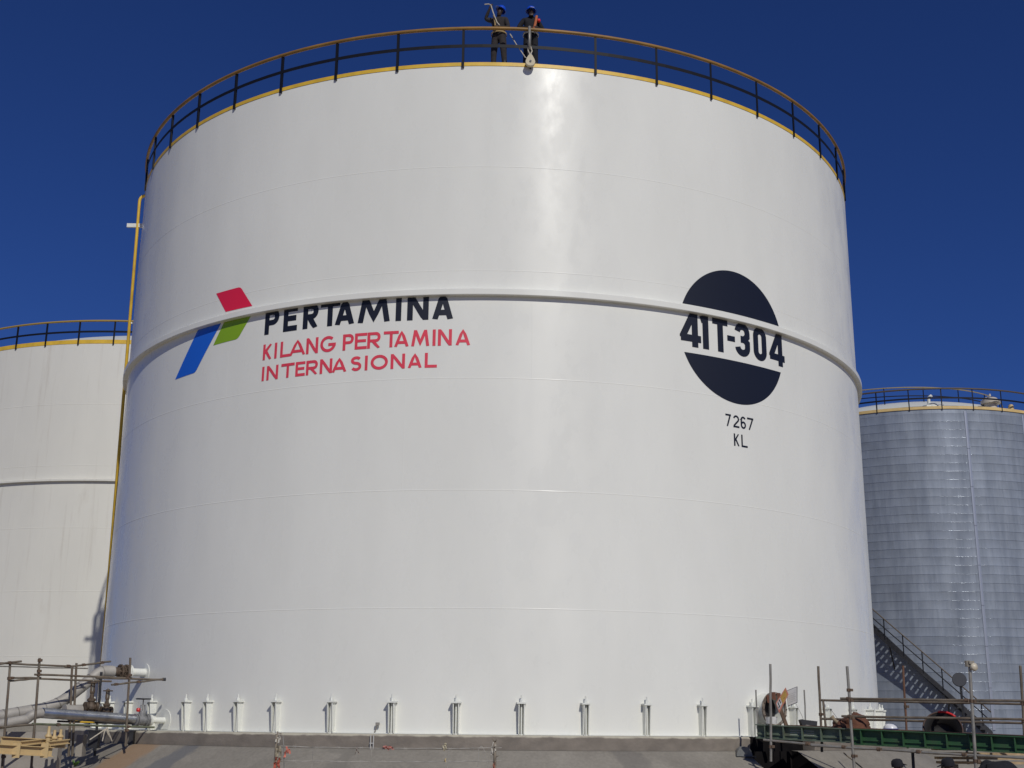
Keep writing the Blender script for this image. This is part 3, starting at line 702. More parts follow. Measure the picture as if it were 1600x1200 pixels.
# ------------------------------------------------------------------ people
def skin_body(joints, bones, name, mats, matfn, parent, at, level=2):
    """one continuous skinned surface grown from a joint tree (root = first joint)"""
    names = list(joints); me = bpy.data.meshes.new(name+'_rig')
    me.from_pydata([joints[k][0] for k in names], [(names.index(a), names.index(b)) for a, b in bones], [])
    o = bpy.data.objects.new(name+'_rig', me); COL.objects.link(o)
    md = o.modifiers.new('s', 'SKIN'); md.use_smooth_shade = True; md.branch_smoothing = .4
    for i, k in enumerate(names):
        r = joints[k][1]; r = r if isinstance(r, tuple) else (r, r)
        me.skin_vertices[0].data[i].radius = r; me.skin_vertices[0].data[i].use_root = (i == 0)
    ss = o.modifiers.new('u', 'SUBSURF'); ss.levels = level; ss.render_levels = level
    dg = bpy.context.evaluated_depsgraph_get(); ev = o.evaluated_get(dg)
    m2 = bpy.data.meshes.new_from_object(ev); m2.name = name
    bpy.data.objects.remove(o)
    m2.materials.clear()
    for mm in mats: m2.materials.append(mm)
    for p in m2.polygons: p.use_smooth = True; p.material_index = matfn(p.center)
    b = bpy.data.objects.new(name, m2); COL.objects.link(b)
    if parent is not None: b.parent = parent
    b.location = at
    return b
def person(label, loc, rotz, pose, cloth, head='helmet', scale=1.0, group=None):
    """local frame: x = the person's left, -y = the way they face, z up; pose overrides joints"""
    J = {'pelvis': ((0, 0, .98), (.155, .115)), 'belly': ((0, 0, 1.10), (.145, .105)), 'chest': ((0, -.01, 1.32), (.175, .12)), 'collar': ((0, 0, 1.46), (.10, .08)), 'neck': ((0, -.01, 1.53), .055), 'jaw': ((0, -.03, 1.585), (.065, .075)), 'brow': ((0, -.025, 1.68), (.075, .092)), 'crown': ((0, -.01, 1.745), (.05, .06))}
    B = [('pelvis', 'belly'), ('belly', 'chest'), ('chest', 'collar'), ('collar', 'neck'), ('neck', 'jaw'), ('jaw', 'brow'), ('brow', 'crown')]
    for s, n in ((1, 'l'), (-1, 'r')):
        J.update({n+'hip': ((s*.10, 0, .90), .098), n+'knee': ((s*.115, -.01, .50), .068), n+'ankle': ((s*.12, .02, .09), .052), n+'toe': ((s*.135, -.15, .045), .042),
                  n+'sh': ((s*.195, 0, 1.43), .068), n+'elbow': ((s*.27, .02, 1.14), .05), n+'wrist': ((s*.26, -.08, .90), .033)})
        B += [('pelvis', n+'hip'), (n+'hip', n+'knee'), (n+'knee', n+'ankle'), (n+'ankle', n+'toe'), ('collar', n+'sh'), (n+'sh', n+'elbow'), (n+'elbow', n+'wrist')]
    bulk = pose.get('bulk', 1.0)
    for k in list(J):
        if k not in ('neck', 'jaw', 'brow', 'crown', 'lwrist', 'rwrist'): J[k] = (J[k][0], tuple(q*bulk for q in J[k][1]) if isinstance(J[k][1], tuple) else J[k][1]*bulk)
    for k, v in pose.items():
        if k in J: J[k] = (v, J[k][1])
    for s, n in ((1, 'l'), (-1, 'r')):                         # hands: palm, four unequal fingers, thumb
        e, w_ = Vector(J[n+'elbow'][0]), Vector(J[n+'wrist'][0]); d = (w_-e).normalized()
        side = d.cross(Vector((0, -1, .2))).normalized() if abs(d.y) < .9 else Vector((s, 0, 0)); pn = d.cross(side).normalized()
        pm = w_+d*.055; J[n+'palm'] = (tuple(pm), (.036, .018)); B.append((n+'wrist', n+'palm'))
        for i, (off, ln) in enumerate(((-.027, .062), (-.009, .072), (.009, .068), (.027, .052))):
            k1 = pm+d*.045+side*off; k2 = k1+d*ln*.5+pn*.012; k3 = k2+d*ln*.35+pn*.03
            for j, kk in enumerate((k1, k2, k3)):
                nm_ = f'{n}f{i}{j}'; J[nm_] = (tuple(kk), .0095-.001*j); B.append(((n+'palm') if j == 0 else f'{n}f{i}{j-1}', nm_))
        t1 = pm-d*.02-side*.042+pn*.01; t2 = t1+d*.04-side*.012+pn*.015
        J[n+'t0'] = (tuple(t1), .011); J[n+'t1'] = (tuple(t2), .009); B += [(n+'palm', n+'t0'), (n+'t0', n+'t1')]
    hd = Vector(J['brow'][0]); nk = Vector(J['neck'][0]); wr = [Vector(J['lwrist'][0]), Vector(J['rwrist'][0])]
    def mf(c):
        if min((c-x).length for x in wr) < .0 : return 1
        if (c-hd).length < .17 and (c-nk).length > .07 and c.z > nk.z-.02: return 1
        if any((c-x).dot((x-Vector(J[n+'elbow'][0])).normalized()) > .01 and (c-x).length < .2 for x, n in zip(wr, ('l', 'r'))): return 1
        if min((c-Vector(J[n+'ankle'][0])).length for n in 'lr') < .2 and c.z < .12+min(J['lankle'][0][2], J['rankle'][0][2]): return 2
        return 0
    root = thing('person', label, 'person', loc, group); root.rotation_euler = (0, 0, rotz); root.scale = (scale,)*3
    skin_body(J, B, 'body', [cloth, SKIN, DARKST], mf, root, (0, 0, 0))
    up = (Vector(J['crown'][0])-Vector(J['jaw'][0])).normalized()
    fw = Vector(pose.get('look', (0, -1, 0))); fw = (fw-fw.dot(up)*up).normalized(); sd = up.cross(fw)
    def part(nm_, mb, m, **k):
        o = mb.build(nm_, m, None, **k); o.parent = root; return o
    fc = MB()                                                  # eyes, nose, mouth, ears
    for s in (-1, 1):
        e = hd+fw*.088+sd*(s*.03)-up*.005
        fc.lathe([(.001, .009), (.009, .006), (.012, 0), (.009, -.006), (.001, -.009)], 8, c=e)
    part('eyes', fc, DARKST, smooth=True)
    fc = MB(); a = hd+fw*.085-up*.005; fc.tube([a, a+fw*.02-up*.03, a+fw*.008-up*.045], [.008, .014, .012], 8)
    for s in (-1, 1): e = hd+sd*(s*.078)-up*.02-fw*.0; fc.tube([e+up*.03, e+up*.0-fw*.01, e-up*.03], [.012, .018, .01], 8)
    part('nose_and_ears', fc, SKIN, smooth=True)
    fc = MB(); e = hd+fw*.088-up*.075; fc.tube([e-sd*.024, e+fw*.004, e+sd*.024], .006, 6); part('mouth', fc, mat('lips', (.12, .045, .035)), smooth=True)
    if head == 'helmet':
        h = MB(); c = hd+up*.02-fw*.005
        h.lathe([(.148, -.006), (.128, .0), (.124, .05), (.108, .095), (.075, .128), (.035, .142), (.001, .145)], 24, c=c, axis=up)
        h.hexa([c+fw*.11-sd*.075, c+fw*.11+sd*.075, c+fw*.19+sd*.05-up*.02, c+fw*.19-sd*.05-up*.02, c+fw*.11-sd*.075+up*.012, c+fw*.11+sd*.075+up*.012, c+fw*.19+sd*.05-up*.008, c+fw*.19-sd*.05-up*.008])
        part('helmet', h, HELMET, smooth=True, auto=40)
    else:
        h = MB(); c = hd+up*.01-fw*.005
        h.lathe([(.105, -.03), (.108, .02), (.098, .07), (.065, .1), (.001, .112)], 22, c=c, axis=up)
        h.hexa([c+fw*.09-sd*.07, c+fw*.09+sd*.07, c+fw*.18+sd*.05-up*.03, c+fw*.18-sd*.05-up*.03, c+fw*.09-sd*.07+up*.012, c+fw*.09+sd*.07+up*.012, c+fw*.18+sd*.05-up*.02, c+fw*.18-sd*.05-up*.02])
        part('cap', h, CLOTH, smooth=True, auto=40)
    return root, J, part
# two workers at the rim
RPZ = H_+.16
pw = on_cyl(779, 101, 11.42); a1 = atan2(pw.x, -pw.y)
P1, J1, part1 = person('worker in dark coverall and blue helmet raising one arm with a rope', (wrap(11.42, a1, RPZ)), a1-.35,
    {'bulk': 1.28, 'rsh': (-.19, -.01, 1.46), 'relbow': (-.36, -.08, 1.50), 'rwrist': (-.22, -.16, 1.72), 'lelbow': (.27, -.02, 1.15), 'lwrist': (.10, -.20, 1.12), 'jaw': (.02, -.06, 1.60), 'brow': (.05, -.045, 1.69), 'crown': (.075, -.01, 1.75), 'neck': (0, -.02, 1.53), 'look': (-.5, -1, 0), 'rknee': (-.13, -.02, .5), 'rankle': (-.15, .02, .09), 'rtoe': (-.19, -.14, .045), 'lankle': (.16, .02, .09), 'ltoe': (.19, -.14, .045), 'lknee': (.14, -.01, .5)}, CLOTHB)
h = MB(); h.tube([(-.10, -.15, 1.52), (-.05, -.19, 1.30), (-.02, -.21, 1.03)], .022, 8); part1('harness_strap', h, TAN)
h = MB(); h.lathe([(.200, .985), (.212, .99), (.212, 1.03), (.200, 1.035)], 24); part1('belt', h, TAN)
pw = on_cyl(829, 104, 11.45); a2 = atan2(pw.x, -pw.y)
P2, J2, part2 = person('worker in dark coverall and blue helmet with orange harness bent over the rim pulley', (wrap(11.45, a2, RPZ)), a2+.1,
    {'bulk': 1.28, 'lelbow': (.34, .0, 1.18), 'lwrist': (.14, -.26, 1.10), 'relbow': (-.34, .0, 1.18), 'rwrist': (-.14, -.26, 1.08), 'neck': (-.01, -.05, 1.52), 'jaw': (-.02, -.11, 1.55), 'brow': (-.02, -.11, 1.645), 'crown': (-.02, -.09, 1.71), 'look': (0, -1, -.4), 'lankle': (.15, .02, .09), 'ltoe': (.17, -.14, .045), 'rankle': (-.15, .02, .09), 'rtoe': (-.17, -.14, .045)}, CLOTH)
h = MB(); h.tube([(.13, -.13, 1.52), (.10, -.18, 1.35), (.04, -.2, 1.05)], .035, 8); part2('harness_strap', h, ORANGE)
h = MB(); h.lathe([(.001, -.05), (.04, -.04), (.05, 0), (.04, .04), (.001, .05)], 12, c=(.19, -.12, 1.40)); part2('shoulder_lamp', h, REDPL, smooth=True)
h = MB(); h.lathe([(.200, .985), (.212, .99), (.212, 1.04), (.200, 1.045)], 24); part2('belt', h, RAGPALE)

# pulley hung on the rail with its ropes
pbp = on_cyl(828.5, 97, RT_+.16)
pul = thing('pulley_block', 'beige teardrop pulley block hanging on rope over the tank rim', 'pulley', pbp)
en = Vector((pbp.x, pbp.y, 0)).normalized(); et = Vector((-en.y, en.x, 0))
b = MB(); out = []
for k in range(24):
    a = 2*pi*k/24; rr = .125; x = rr*cos(a)*(1 if sin(a) < 0 else 1-.45*sin(a)); z = rr*sin(a)*(1.0 if sin(a) < 0 else 1.75); out.append((x, z))
fr = [pbp+et*x+Vector((0, 0, z))+en*.05 for x, z in out]; bk = [pbp+et*x+Vector((0, 0, z))-en*.05 for x, z in out]
b.add(fr+bk, [tuple(range(24)), tuple(range(47, 23, -1))]+[(i, (i+1) % 24, 24+(i+1) % 24, 24+i) for i in range(24)])
b.build('cheek', BEIGE, pul)
b = MB(); b.lathe([(.001, -.012), (.03, -.012), (.03, .012), (.001, .012)], 12, c=pbp+en*.056, axis=en); b.build('axle', DARKST, pul)
rail_p = on_cyl(827, 50, RT_+.05)
b = MB()
for dx in (-.05, .05): b.tube([pbp+Vector((0, 0, .2)), pbp+Vector((0, 0, .35))+et*dx-en*.05, Vector((rail_p.x, rail_p.y, H_+.60))+et*dx*.5, Vector((rail_p.x, rail_p.y, H_+1.1))+en*.06], .018, 6)
b.build('sling', ROPE, pul)
b = MB(); b.tube([Vector((rail_p.x, rail_p.y, H_+.45))+en*.06, Vector((rail_p.x, rail_p.y, H_+1.12))+en*.06], .035, 8); b.build('hanger_tube', TUBEGREY, pul, smooth=True)
b = MB(); hand = P1.matrix_basis @ Vector((-.15, -.19, 1.84))
sh = Matrix.Rotation(P1.rotation_euler.z, 3, 'Z')
hp = Vector(P1.location)+sh @ Vector((-.17, -.19, 1.82))
pr_ = [hp+Vector((-.17, 0, .015)), hp+Vector((-.06, 0, .03)), hp, hp+Vector((.06, -.06, -.25)), Vector(P1.location)+sh @ Vector((.02, -.22, 1.25)), Vector(P1.location)+sh @ Vector((.12, -.28, 1.1))]
b.tube(pr_, .016, 6)
b.tube([on_cyl(797, 53, RT_-.25), on_cyl(806, 68, RT_-.12), on_cyl(821, 90, RT_+.1), pbp+Vector((0, 0, .1))], .014, 6)
tag(b.build('rope', ROPE, None, at=Vector(P1.location)), 'pale rope running from the raised hand down to the rim pulley', 'rope')

# ------------------------------------------------------------------ pipework on the left
def line_at_px(P0, n, px):                   # point of the horizontal line P0+n*t seen at column px
    lo, hi = 0.0, 9.0
    f = lambda t: 800+FPX*(P0+n*t-CP).dot(RT)/(P0+n*t-CP).dot(FW)
    for _ in range(50):
        mid = (lo+hi)/2
        if f(mid) > px: lo = mid
        else: hi = mid
    return P0+n*lo
def smooth_path(pts, rad=.25, k=6):
    P = [Vector(p) for p in pts]; out = [P[0]]
    for i in range(1, len(P)-1):
        a, c, b = P[i-1], P[i], P[i+1]; r = min(rad, (a-c).length*.45, (b-c).length*.45)
        q0 = c+(a-c).normalized()*r; q2 = c+(b-c).normalized()*r
        out += [(1-s)**2*q0+2*s*(1-s)*c+s*s*q2 for s in [j/k for j in range(k+1)]]
    return out+[P[-1]]
def flange(mb, c, ax, r, th=.04): mb.lathe([(.001, -th/2), (r, -th/2), (r, th/2), (.001, th/2)], 20, c=c, axis=ax)
baseA, nA = nozA; baseB, nB = nozB
plA = Vector((nA.y, -nA.x, 0))                # vertical plane that contains the nozzle axis
def pA(px, py): return on_plane(px, py, baseA, plA)
pipe = thing('insulated_pipe', 'grey lagged pipe bending down from the upper white nozzle on the left', 'pipe', pA(120, 1075))
pts = [baseA+nA*.86, pA(158, 1049.5), pA(88, 1104), pA(-60, 1129)]; pts.append(Vector((pts[3].x-.6, pts[3].y-.5, -2.15)))
pts[1].z = baseA.z
sp = smooth_path(pts, .42, 9)
b = MB(); b.tube(sp, .142, 20); b.build('lagging', LAGGING, pipe, smooth=True, auto=45)
b = MB()
tot = 0; nxt = .3
for i in range(len(sp)-1):
    d = sp[i+1]-sp[i]; Ld = d.length
    while nxt < tot+Ld:
        c = sp[i]+d*((nxt-tot)/Ld); b.lathe([(.139, -.012), (.147, -.012), (.147, .012), (.139, .012)], 20, c=c, axis=d.normalized()); nxt += .33
    tot += Ld
b.build('bands', mat('lagging_band', (.27, .25, .22), .5, metal=.4), pipe)
b = MB(); flange(b, baseA+nA*.53, nA, .185, .05); flange(b, baseA+nA*.60, nA, .15, .03); flange(b, baseA+nA*.68, nA, .185, .05); b.tube([baseA+nA*.5, baseA+nA*.9], .11, 16)
for k in range(10):
    a = 2*pi*k/10; o_ = plA*(.15*cos(a))+Vector((0, 0, .15*sin(a))); b.tube([baseA+nA*.47+o_, baseA+nA*.74+o_], .014, 6)
b.build('flange_joint', RUSTV, pipe)
# bright clad pipe from the lower nozzle
plB = Vector((nB.y, -nB.x, 0))
def pB(px, py): return on_plane(px, py, baseB, plB)
pipe2 = thing('clad_pipe', 'shiny aluminium clad pipe running left from the lower white nozzle', 'pipe', pB(140, 1118))
e1, e2 = pB(211, 1124), pB(66, 1114)
b = MB(); b.tube([e1, e2], .118, 24); b.build('cladding', SHINY, pipe2, smooth=True, auto=45)
b = MB(); dv2 = (e2-e1)
for k in range(1, 9): b.lathe([(.117, -.012), (.122, -.01), (.122, .01), (.117, .012)], 24, c=e1+dv2*(k/9), axis=dv2.normalized())
for k in range(9):
    b.lathe([(.001, .012), (.016, .006), (.016, -.004)], 8, c=e1+dv2*((k+.5)/9)+Vector((0, -.06, .10)))
b.build('bands', SHINY, pipe2)
sp = smooth_path([e2, e2+dv2.normalized()*.25+Vector((0, 0, -.06)), pB(40, 1124)+Vector((0, .1, 0)), pB(-50, 1141), Vector((pB(-50, 1141).x-.2, pB(-50, 1141).y-.3, -2.15))], .2, 6)
b = MB(); b.tube(sp, .108, 18); b.build('lagging', LAGGING, pipe2, smooth=True, auto=45)
b = MB(); b.tube([baseB+nB*.45, e1], .08, 16)
b.build('spool', FITWHITE, pipe2, smooth=True, auto=45)
# valve with a handwheel
vc = baseB+nB*.64
val = thing('gate_valve', 'small grey gate valve with black handwheel on the shiny pipe', 'valve', vc)
b = MB()
for t, r in ((-.16, .15), (-.11, .15), (.13, .15), (.19, .15)): flange(b, vc+nB*t, nB, r, .035)
b.lathe([(.08, -.16), (.12, -.08), (.13, 0), (.12, .08), (.08, .16)], 18, c=vc, axis=nB); b.tube([vc, vc+Vector((0, 0, .18)), vc+Vector((0, 0, .22))], [.10, .085, .07], 14)
for s in (-1, 1): b.tube([vc+Vector((0, 0, .22))+nB*.07*s, vc+Vector((0, 0, .36))+nB*.05*s], .016, 8)
b.build('body', mat('valve_grey', (.20, .20, .20), .5, var=.3, vscale=12), val, smooth=True, auto=40)
b = MB(); b.tube([vc+Vector((0, 0, .2)), vc+Vector((0, 0, .52))], .014, 8); b.build('stem', TUBEGREY, val)
b = MB(); ring = [vc+Vector((.17*cos(a), .17*sin(a), .50)) for a in [2*pi*i/28 for i in range(28)]]; b.tube(ring, .016, 8, closed=True)
for k in range(5): a = 2*pi*k/5; b.tube([vc+Vector((0, 0, .49)), vc+Vector((.17*cos(a), .17*sin(a), .50))], .012, 6)
b.build('handwheel', DARKST, val, smooth=True)
b = MB(); b.lathe([(.001, -.05), (.04, -.04), (.05, 0), (.04, .04), (.001, .05)], 10, c=vc+Vector((0, 0, .24))+nB*.12); b.build('tag', REDPL, val)
# two rusty valves behind
def gate_valve(px, py_bot, py_top, off, label, wd):
    c = on_plane(px, py_bot, baseB-plB*0+Vector((0, off, 0)), plB); t = on_plane(px, py_top, baseB+Vector((0, off, 0)), plB); h = (t-c).z; c = Vector((c.x, c.y, c.z))
    v = thing('gate_valve', label, 'valve', c, 'rusty valves behind the shiny pipe')
    b = MB(); b.lathe([(.001, -.1*h), (wd*.95, -.1*h), (wd*.95, .02*h), (wd*.8, .06*h), (wd*.75, .2*h), (wd*.95, .22*h), (wd*.95, .29*h), (wd*.55, .34*h), (wd*.42, .5*h), (wd*.5, .52*h), (wd*.5, .57*h), (wd*.3, .6*h), (.001, .6*h)], 16, c=c)
    flange(b, c-nB*wd*1.25, nB, wd*1.05, .06); flange(b, c+nB*wd*1.25, nB, wd*1.05, .06); b.tube([c-nB*wd*1.3, c+nB*wd*1.3], wd*.7, 16)
    b.build('body', RUSTV, v, smooth=True, auto=35)
    b = MB()
    for s in (-1, 1): b.tube([c+nB*(s*wd*.42)+Vector((0, 0, .55*h)), c+nB*(s*wd*.3)+Vector((0, 0, .95*h))], .022, 8)
    b.box(c+Vector((0, 0, .95*h)), (wd*.9, .07, .05)); b.build('yoke', RUSTV, v)
    b = MB(); b.tube([c+Vector((0, 0, .5*h)), c+Vector((0, 0, 1.06*h))], .018, 8); b.build('stem', TUBEGREY, v)
    b = MB(); rr = wd*1.15; b.tube([c+Vector((rr*cos(a), rr*sin(a), .93*h)) for a in [2*pi*i/24 for i in range(24)]], .014, 6, closed=True)
    for k in range(3): a = pi*k/3; b.tube([c+Vector((rr*cos(a), rr*sin(a), .93*h)), c-Vector((rr*cos(a), rr*sin(a), -.93*h))], .011, 6)
    b.build('handwheel', RUSTV, v, smooth=True)
gate_valve(142, 1104, 1064, .75, 'tall rusty gate valve with tapering yoke under the pipe elbow', .105)
gate_valve(166, 1110, 1077, .55, 'shorter rusty gate valve beside the dark scaffold pole', .09)
# lagged line behind the bright pipe
gp0, gp1 = on_plane(100, 1110, baseB+Vector((0, 1.0, 0)), plB), on_plane(153, 1111, baseB+Vector((0, 1.0, 0)), plB)
b = MB(); b.tube([gp0, gp1], .14, 20)
bx = thing('lagged_header', 'short grey lagged header lying behind the shiny pipe', 'pipe', gp0)
b.build('lagging', LAGGING, bx, smooth=True, auto=45)
b = MB(); flange(b, gp1, nB, .18, .06); flange(b, gp0.lerp(gp1, .5), nB, .145, .02); b.build('end_flange', SHINY, bx)
b = MB(); b.box(gp0.lerp(gp1, .6)+Vector((0, 0, -.8)), (.16, .3, .5)); b.build('support', CONC, bx)

# ------------------------------------------------------------------ scaffolding
def tube_thing(label, pts, r, m, group, clamps=(), cat='scaffold tube', name='scaffold_tube', capm=None):
    org = min(pts, key=lambda p: p.z); t = thing(name, label, cat, org, group)
    b = MB(); P = [Vector(p) for p in pts]
    d = (P[-1]-P[0]); P = [P[0]+d*(i/6)+(Vector((random.uniform(-.006, .006), random.uniform(-.006, .006), random.uniform(-.006, .006))) if 0 < i < 6 else Vector((0, 0, 0))) for i in range(7)]
    b.tube(P, r, 10, cap=False); b.tube(P, r*.82, 10, cap=False)
    for e, s in ((0, 1), (6, -1)):         # annular ends
        pass
    b.build('tube', m, t, smooth=True)
    for q in clamps:
        c = P[0]+d*q; k = MB(); dn = d.normalized(); ox = dn.orthogonal().normalized()
        k.lathe([(r*1.05, -.032), (r*1.45, -.032), (r*1.45, .032), (r*1.05, .032)], 10, c=c, axis=dn, closedprof=True)
        k.box(c+Vector((r*1.5, -r*1.2, 0)), (.06, .05, .055)); k.tube([c+Vector((r*1.2, -r*1.7, .0)), c+Vector((r*2.6, -r*1.7, .0))], .011, 6)
        k.build('coupler', CLAMP, t)
    return t
GL = 'scaffold tubes beside the left pipework'; GR = 'scaffold tubes round the right platform'
fL = baseB+Vector((0, -.75, 0)); bL = baseB+Vector((0, .95, 0))
def lf(px, py): return on_plane(px, py, fL, plB)
def lb(px, py): return on_plane(px, py, bL, plB)
def down(p, z): return Vector((p.x, p.y, z))
def up_l(fn, x0, y0, x1, y1, zb): a = fn(x0, y0); c = fn(x1, y1); k = (zb-a.z)/(c.z-a.z); return [a.lerp(c, k), a]
tube_thing('upright scaffold pole nearest the left frame edge', up_l(lf, 16, 1035, 6.5, 1159, -2.0), .027, TUBE, GL, (.42, .9))
tube_thing('tall upright scaffold pole in front of the grey pipe bend', up_l(lf, 62, 1028, 49, 1200, -2.05), .028, TUBE, GL, (.47, .92, .985))
tube_thing('thin upright scaffold pole in front of the white nozzles', up_l(lf, 203.6, 1027.7, 196.5, 1158, -.36), .027, TUBE, GL, (.18, .80))
tube_thing('left of the two close scaffold poles behind the pipe elbow', up_l(lb, 113, 1040, 110, 1112, -.6), .028, TUBE, GL)
tube_thing('right of the two close scaffold poles behind the pipe elbow', up_l(lb, 119.5, 1036, 116, 1112, -.6), .028, TUBE, GL)
tube_thing('dark upright scaffold pole between the two rusty valves', up_l(lb, 158.5, 1050, 153.5, 1112, -.6), .032, DARKST, GL)
def lt_tube(label, a, c, r=.024, m=TUBE, cl=()): return tube_thing(label, [a, c], r, m, GL, cl)
lt_tube('topmost level scaffold tube reaching in from the left edge', lb(-30, 1035), lb(113, 1041), cl=(.95,))
lt_tube('thin pale level tube just under the topmost one', lb(-30, 1040), lb(137, 1044.5), .016, TUBEGREY)
lt_tube('short tube crossing the top of the leftmost pole', lf(-30, 1041), lf(33.5, 1033.3), cl=(.7,))
lt_tube('tilted tube crossing the foot of the yellow riser', lb(101, 1042.5), lb(173, 1033.5), cl=(.4, .8))
lt_tube('tube passing in front of the pipe bend with red flaking paint', lf(54, 1054), lf(202, 1059.5), cl=(.04, .97))
lt_tube('tube behind the pipe bend at hip height', lb(54, 1060), lb(174, 1064.5))
lt_tube('short stub tube between the two leftmost poles', lf(13, 1059.5), lf(64, 1059), .022, cl=(.1,))
lt_tube('tilted short tube clamped to the two leftmost poles', lf(13, 1064), lf(64, 1059.8), .022)
lt_tube('long tube under the upper nozzle ending in a black cap', lf(150, 1059), lf(255.5, 1062), .024)
lt_tube('tilted tube meeting the black capped tube end', lf(174, 1070), lf(256, 1061), .022, cl=(.08, .5))
cpd = MB(); ce = lf(256.5, 1061.5); cpd.lathe([(.001, -.045), (.038, -.045), (.04, .04), (.001, .045)], 12, c=ce, axis=(1, .3, 0)); tag(cpd.build('end_cap', DARKST, None, at=ce), 'black end cap on the tubes under the upper nozzle', 'end cap')
lt_tube('greenish low tube running under the shiny pipe', lf(50, 1131), lf(241, 1136.5), .026, mat('mossy_tube', (.12, .13, .08), .6, var=.3), cl=(.2, .77))
lt_tube('low level tube at the left edge under the lagged pipe', lf(-30, 1138.5), lf(55, 1132), .026)
lt_tube('lower dark tube lying close under the shiny pipe', lb(90, 1127), lb(205, 1131), .026, DARKST)
# loose rope tied to the low tube
rq = lf(168, 1137); b = MB()
for ex, ey in ((140, 1156), (160, 1158), (172, 1152), (175, 1158)):
    e = lf(ex, ey); md_ = rq.lerp(e, .5)+Vector((random.uniform(-.05, .05), -.05, random.uniform(-.02, .08))); b.tube(smooth_path([rq, md_, e], .2, 5), .014, 6)
tag(b.build('rope', ROPE, None, at=rq), 'frayed pale rope hanging from the low left tube', 'rope')
# small beam under the bright pipe, and the cream steel frame at the corner
yb = lb(127, 1126); b = MB(); b.box(yb, (.62, .1, .09)); tag(b.build('yellow_beam', YELLOW, None, at=yb), 'short yellow beam wedged under the shiny pipe', 'beam')
def ibeam(mb, a, c, h, wd, t=.018, side=None):
    a, c = Vector(a), Vector(c); d = (c-a).normalized(); s = side or d.cross(Vector((0, 0, 1))).normalized(); u = s.cross(d).normalized()
    if u.z < 0: u = -u
    def slab(o, x, y):
        V = [p+o+s*(i*x/2)+u*(j*y/2) for p in (a, c) for i, j in ((-1, -1), (1, -1), (1, 1), (-1, 1))]
        mb.add(V, [(0, 1, 2, 3), (4, 5, 6, 7), (0, 1, 5, 4), (1, 2, 6, 5), (2, 3, 7, 6), (3, 0, 4, 7)])
    slab(u*(h/2-t/2), wd, t); slab(-u*(h/2-t/2), wd, t); slab(Vector((0, 0, 0)), t, h-2*t-.002)
cf = baseB+Vector((0, -1.9, 0))
def lc(px, py): return on_plane(px, py, cf, plB)
frame = thing('beam_rack', 'cream painted steel beam rack with three upright pins at bottom left', 'frame', lc(40, 1190))
b = MB(); a_, c_ = lc(-40, 1168), lc(81, 1175); ibeam(b, a_, c_, .20, .16); b.build('beam', CREAM, frame)
b = MB(); back = Vector((.25, .75, .06)); a_, c_ = lc(-40, 1163)+back, lc(66, 1168)+back; ibeam(b, a_, c_, .18, .14); b.build('beam', CREAM, frame)
b = MB()
for px in (28, 72):
    p_ = lc(px, 1171); b.box(p_+Vector((0, -.09, -.02)), (.16, .016, .30)); ibeam(b, p_+Vector((0, .1, .12)), p_+back+Vector((0, -.1, .10)), .1, .1)
b.build('cross_piece', CREAM, frame)
for px, y0, y1 in ((64, 1137, 1166), (73.5, 1143, 1167), (83.5, 1142, 1163)):
    p0, p1 = lc(px, y1)+Vector((.0, .4, .03)), lc(px, y0)+Vector((0, .4, .03)); hh_ = p1.z-p0.z
    b = MB(); b.lathe([(.001, -.05), (.055, -.05), (.05, .35*hh_), (.075, .42*hh_), (.075, .48*hh_), (.035, .62*hh_), (.03, hh_), (.001, hh_)], 12, c=p0); b.build('pin', CREAM, frame, smooth=True, auto=40)
pb_ = lc(22, 1196); b = MB(); b.box(pb_+Vector((-.05, .2, -.75)), (.62, .55, 1.35)); b.build('footing', CONC, frame)
wq = on_plane(48, 1156, baseB+Vector((0, .25, 0)), plB); b = MB(); b.box(wq+Vector((-.1, .1, -.35)), (1.5, .3, 1.05)); tag(b.build('concrete_plinth', CONC, None, at=wq+Vector((0, 0, -.9))), 'low grey concrete pipe plinth under the lagged pipes at left', 'plinth')
for px, wd in ((146, .22), (205, .10)):
    q = on_plane(px, 1148, baseB+Vector((0, -.1, 0)), plB); b = MB(); b.box(q+Vector((0, .1, -.1)), (wd, .2, .34)); b.box(q+Vector((0, .1, .09)), (wd*1.25, .24, .03)); b.box(q+Vector((0, .1, -.285)), (wd*1.25, .24, .03))
    tag(b.build('pipe_support', DARKST, None, at=q), 'wide dark pipe support on the ring wall by the rope' if wd > .2 else 'narrow dark pipe support under the small grey valve', 'pipe support', 'dark pipe supports on the ring wall')
# little weed on the slope
wd_ = at_z(117, 1197, -.9); wd_ = on_plane(117, 1198, fL, plB); b = MB()
for k in range(26):
    a = random.uniform(0, 2*pi); l_ = random.uniform(.08, .2); e = wd_+Vector((cos(a)*l_*.7, sin(a)*l_*.7, random.uniform(.03, .16))); s_ = Vector((-sin(a), cos(a), 0))*.022
    m_ = wd_.lerp(e, .55)+Vector((0, 0, .03)); b.add([wd_, m_+s_, e, m_-s_], [(0, 1, 2, 3)])
tag(b.build('weed', mat('leaf', (.07, .16, .03), .6, var=.3), None, at=wd_), 'small green weed on the bund slope at bottom left', 'plant')

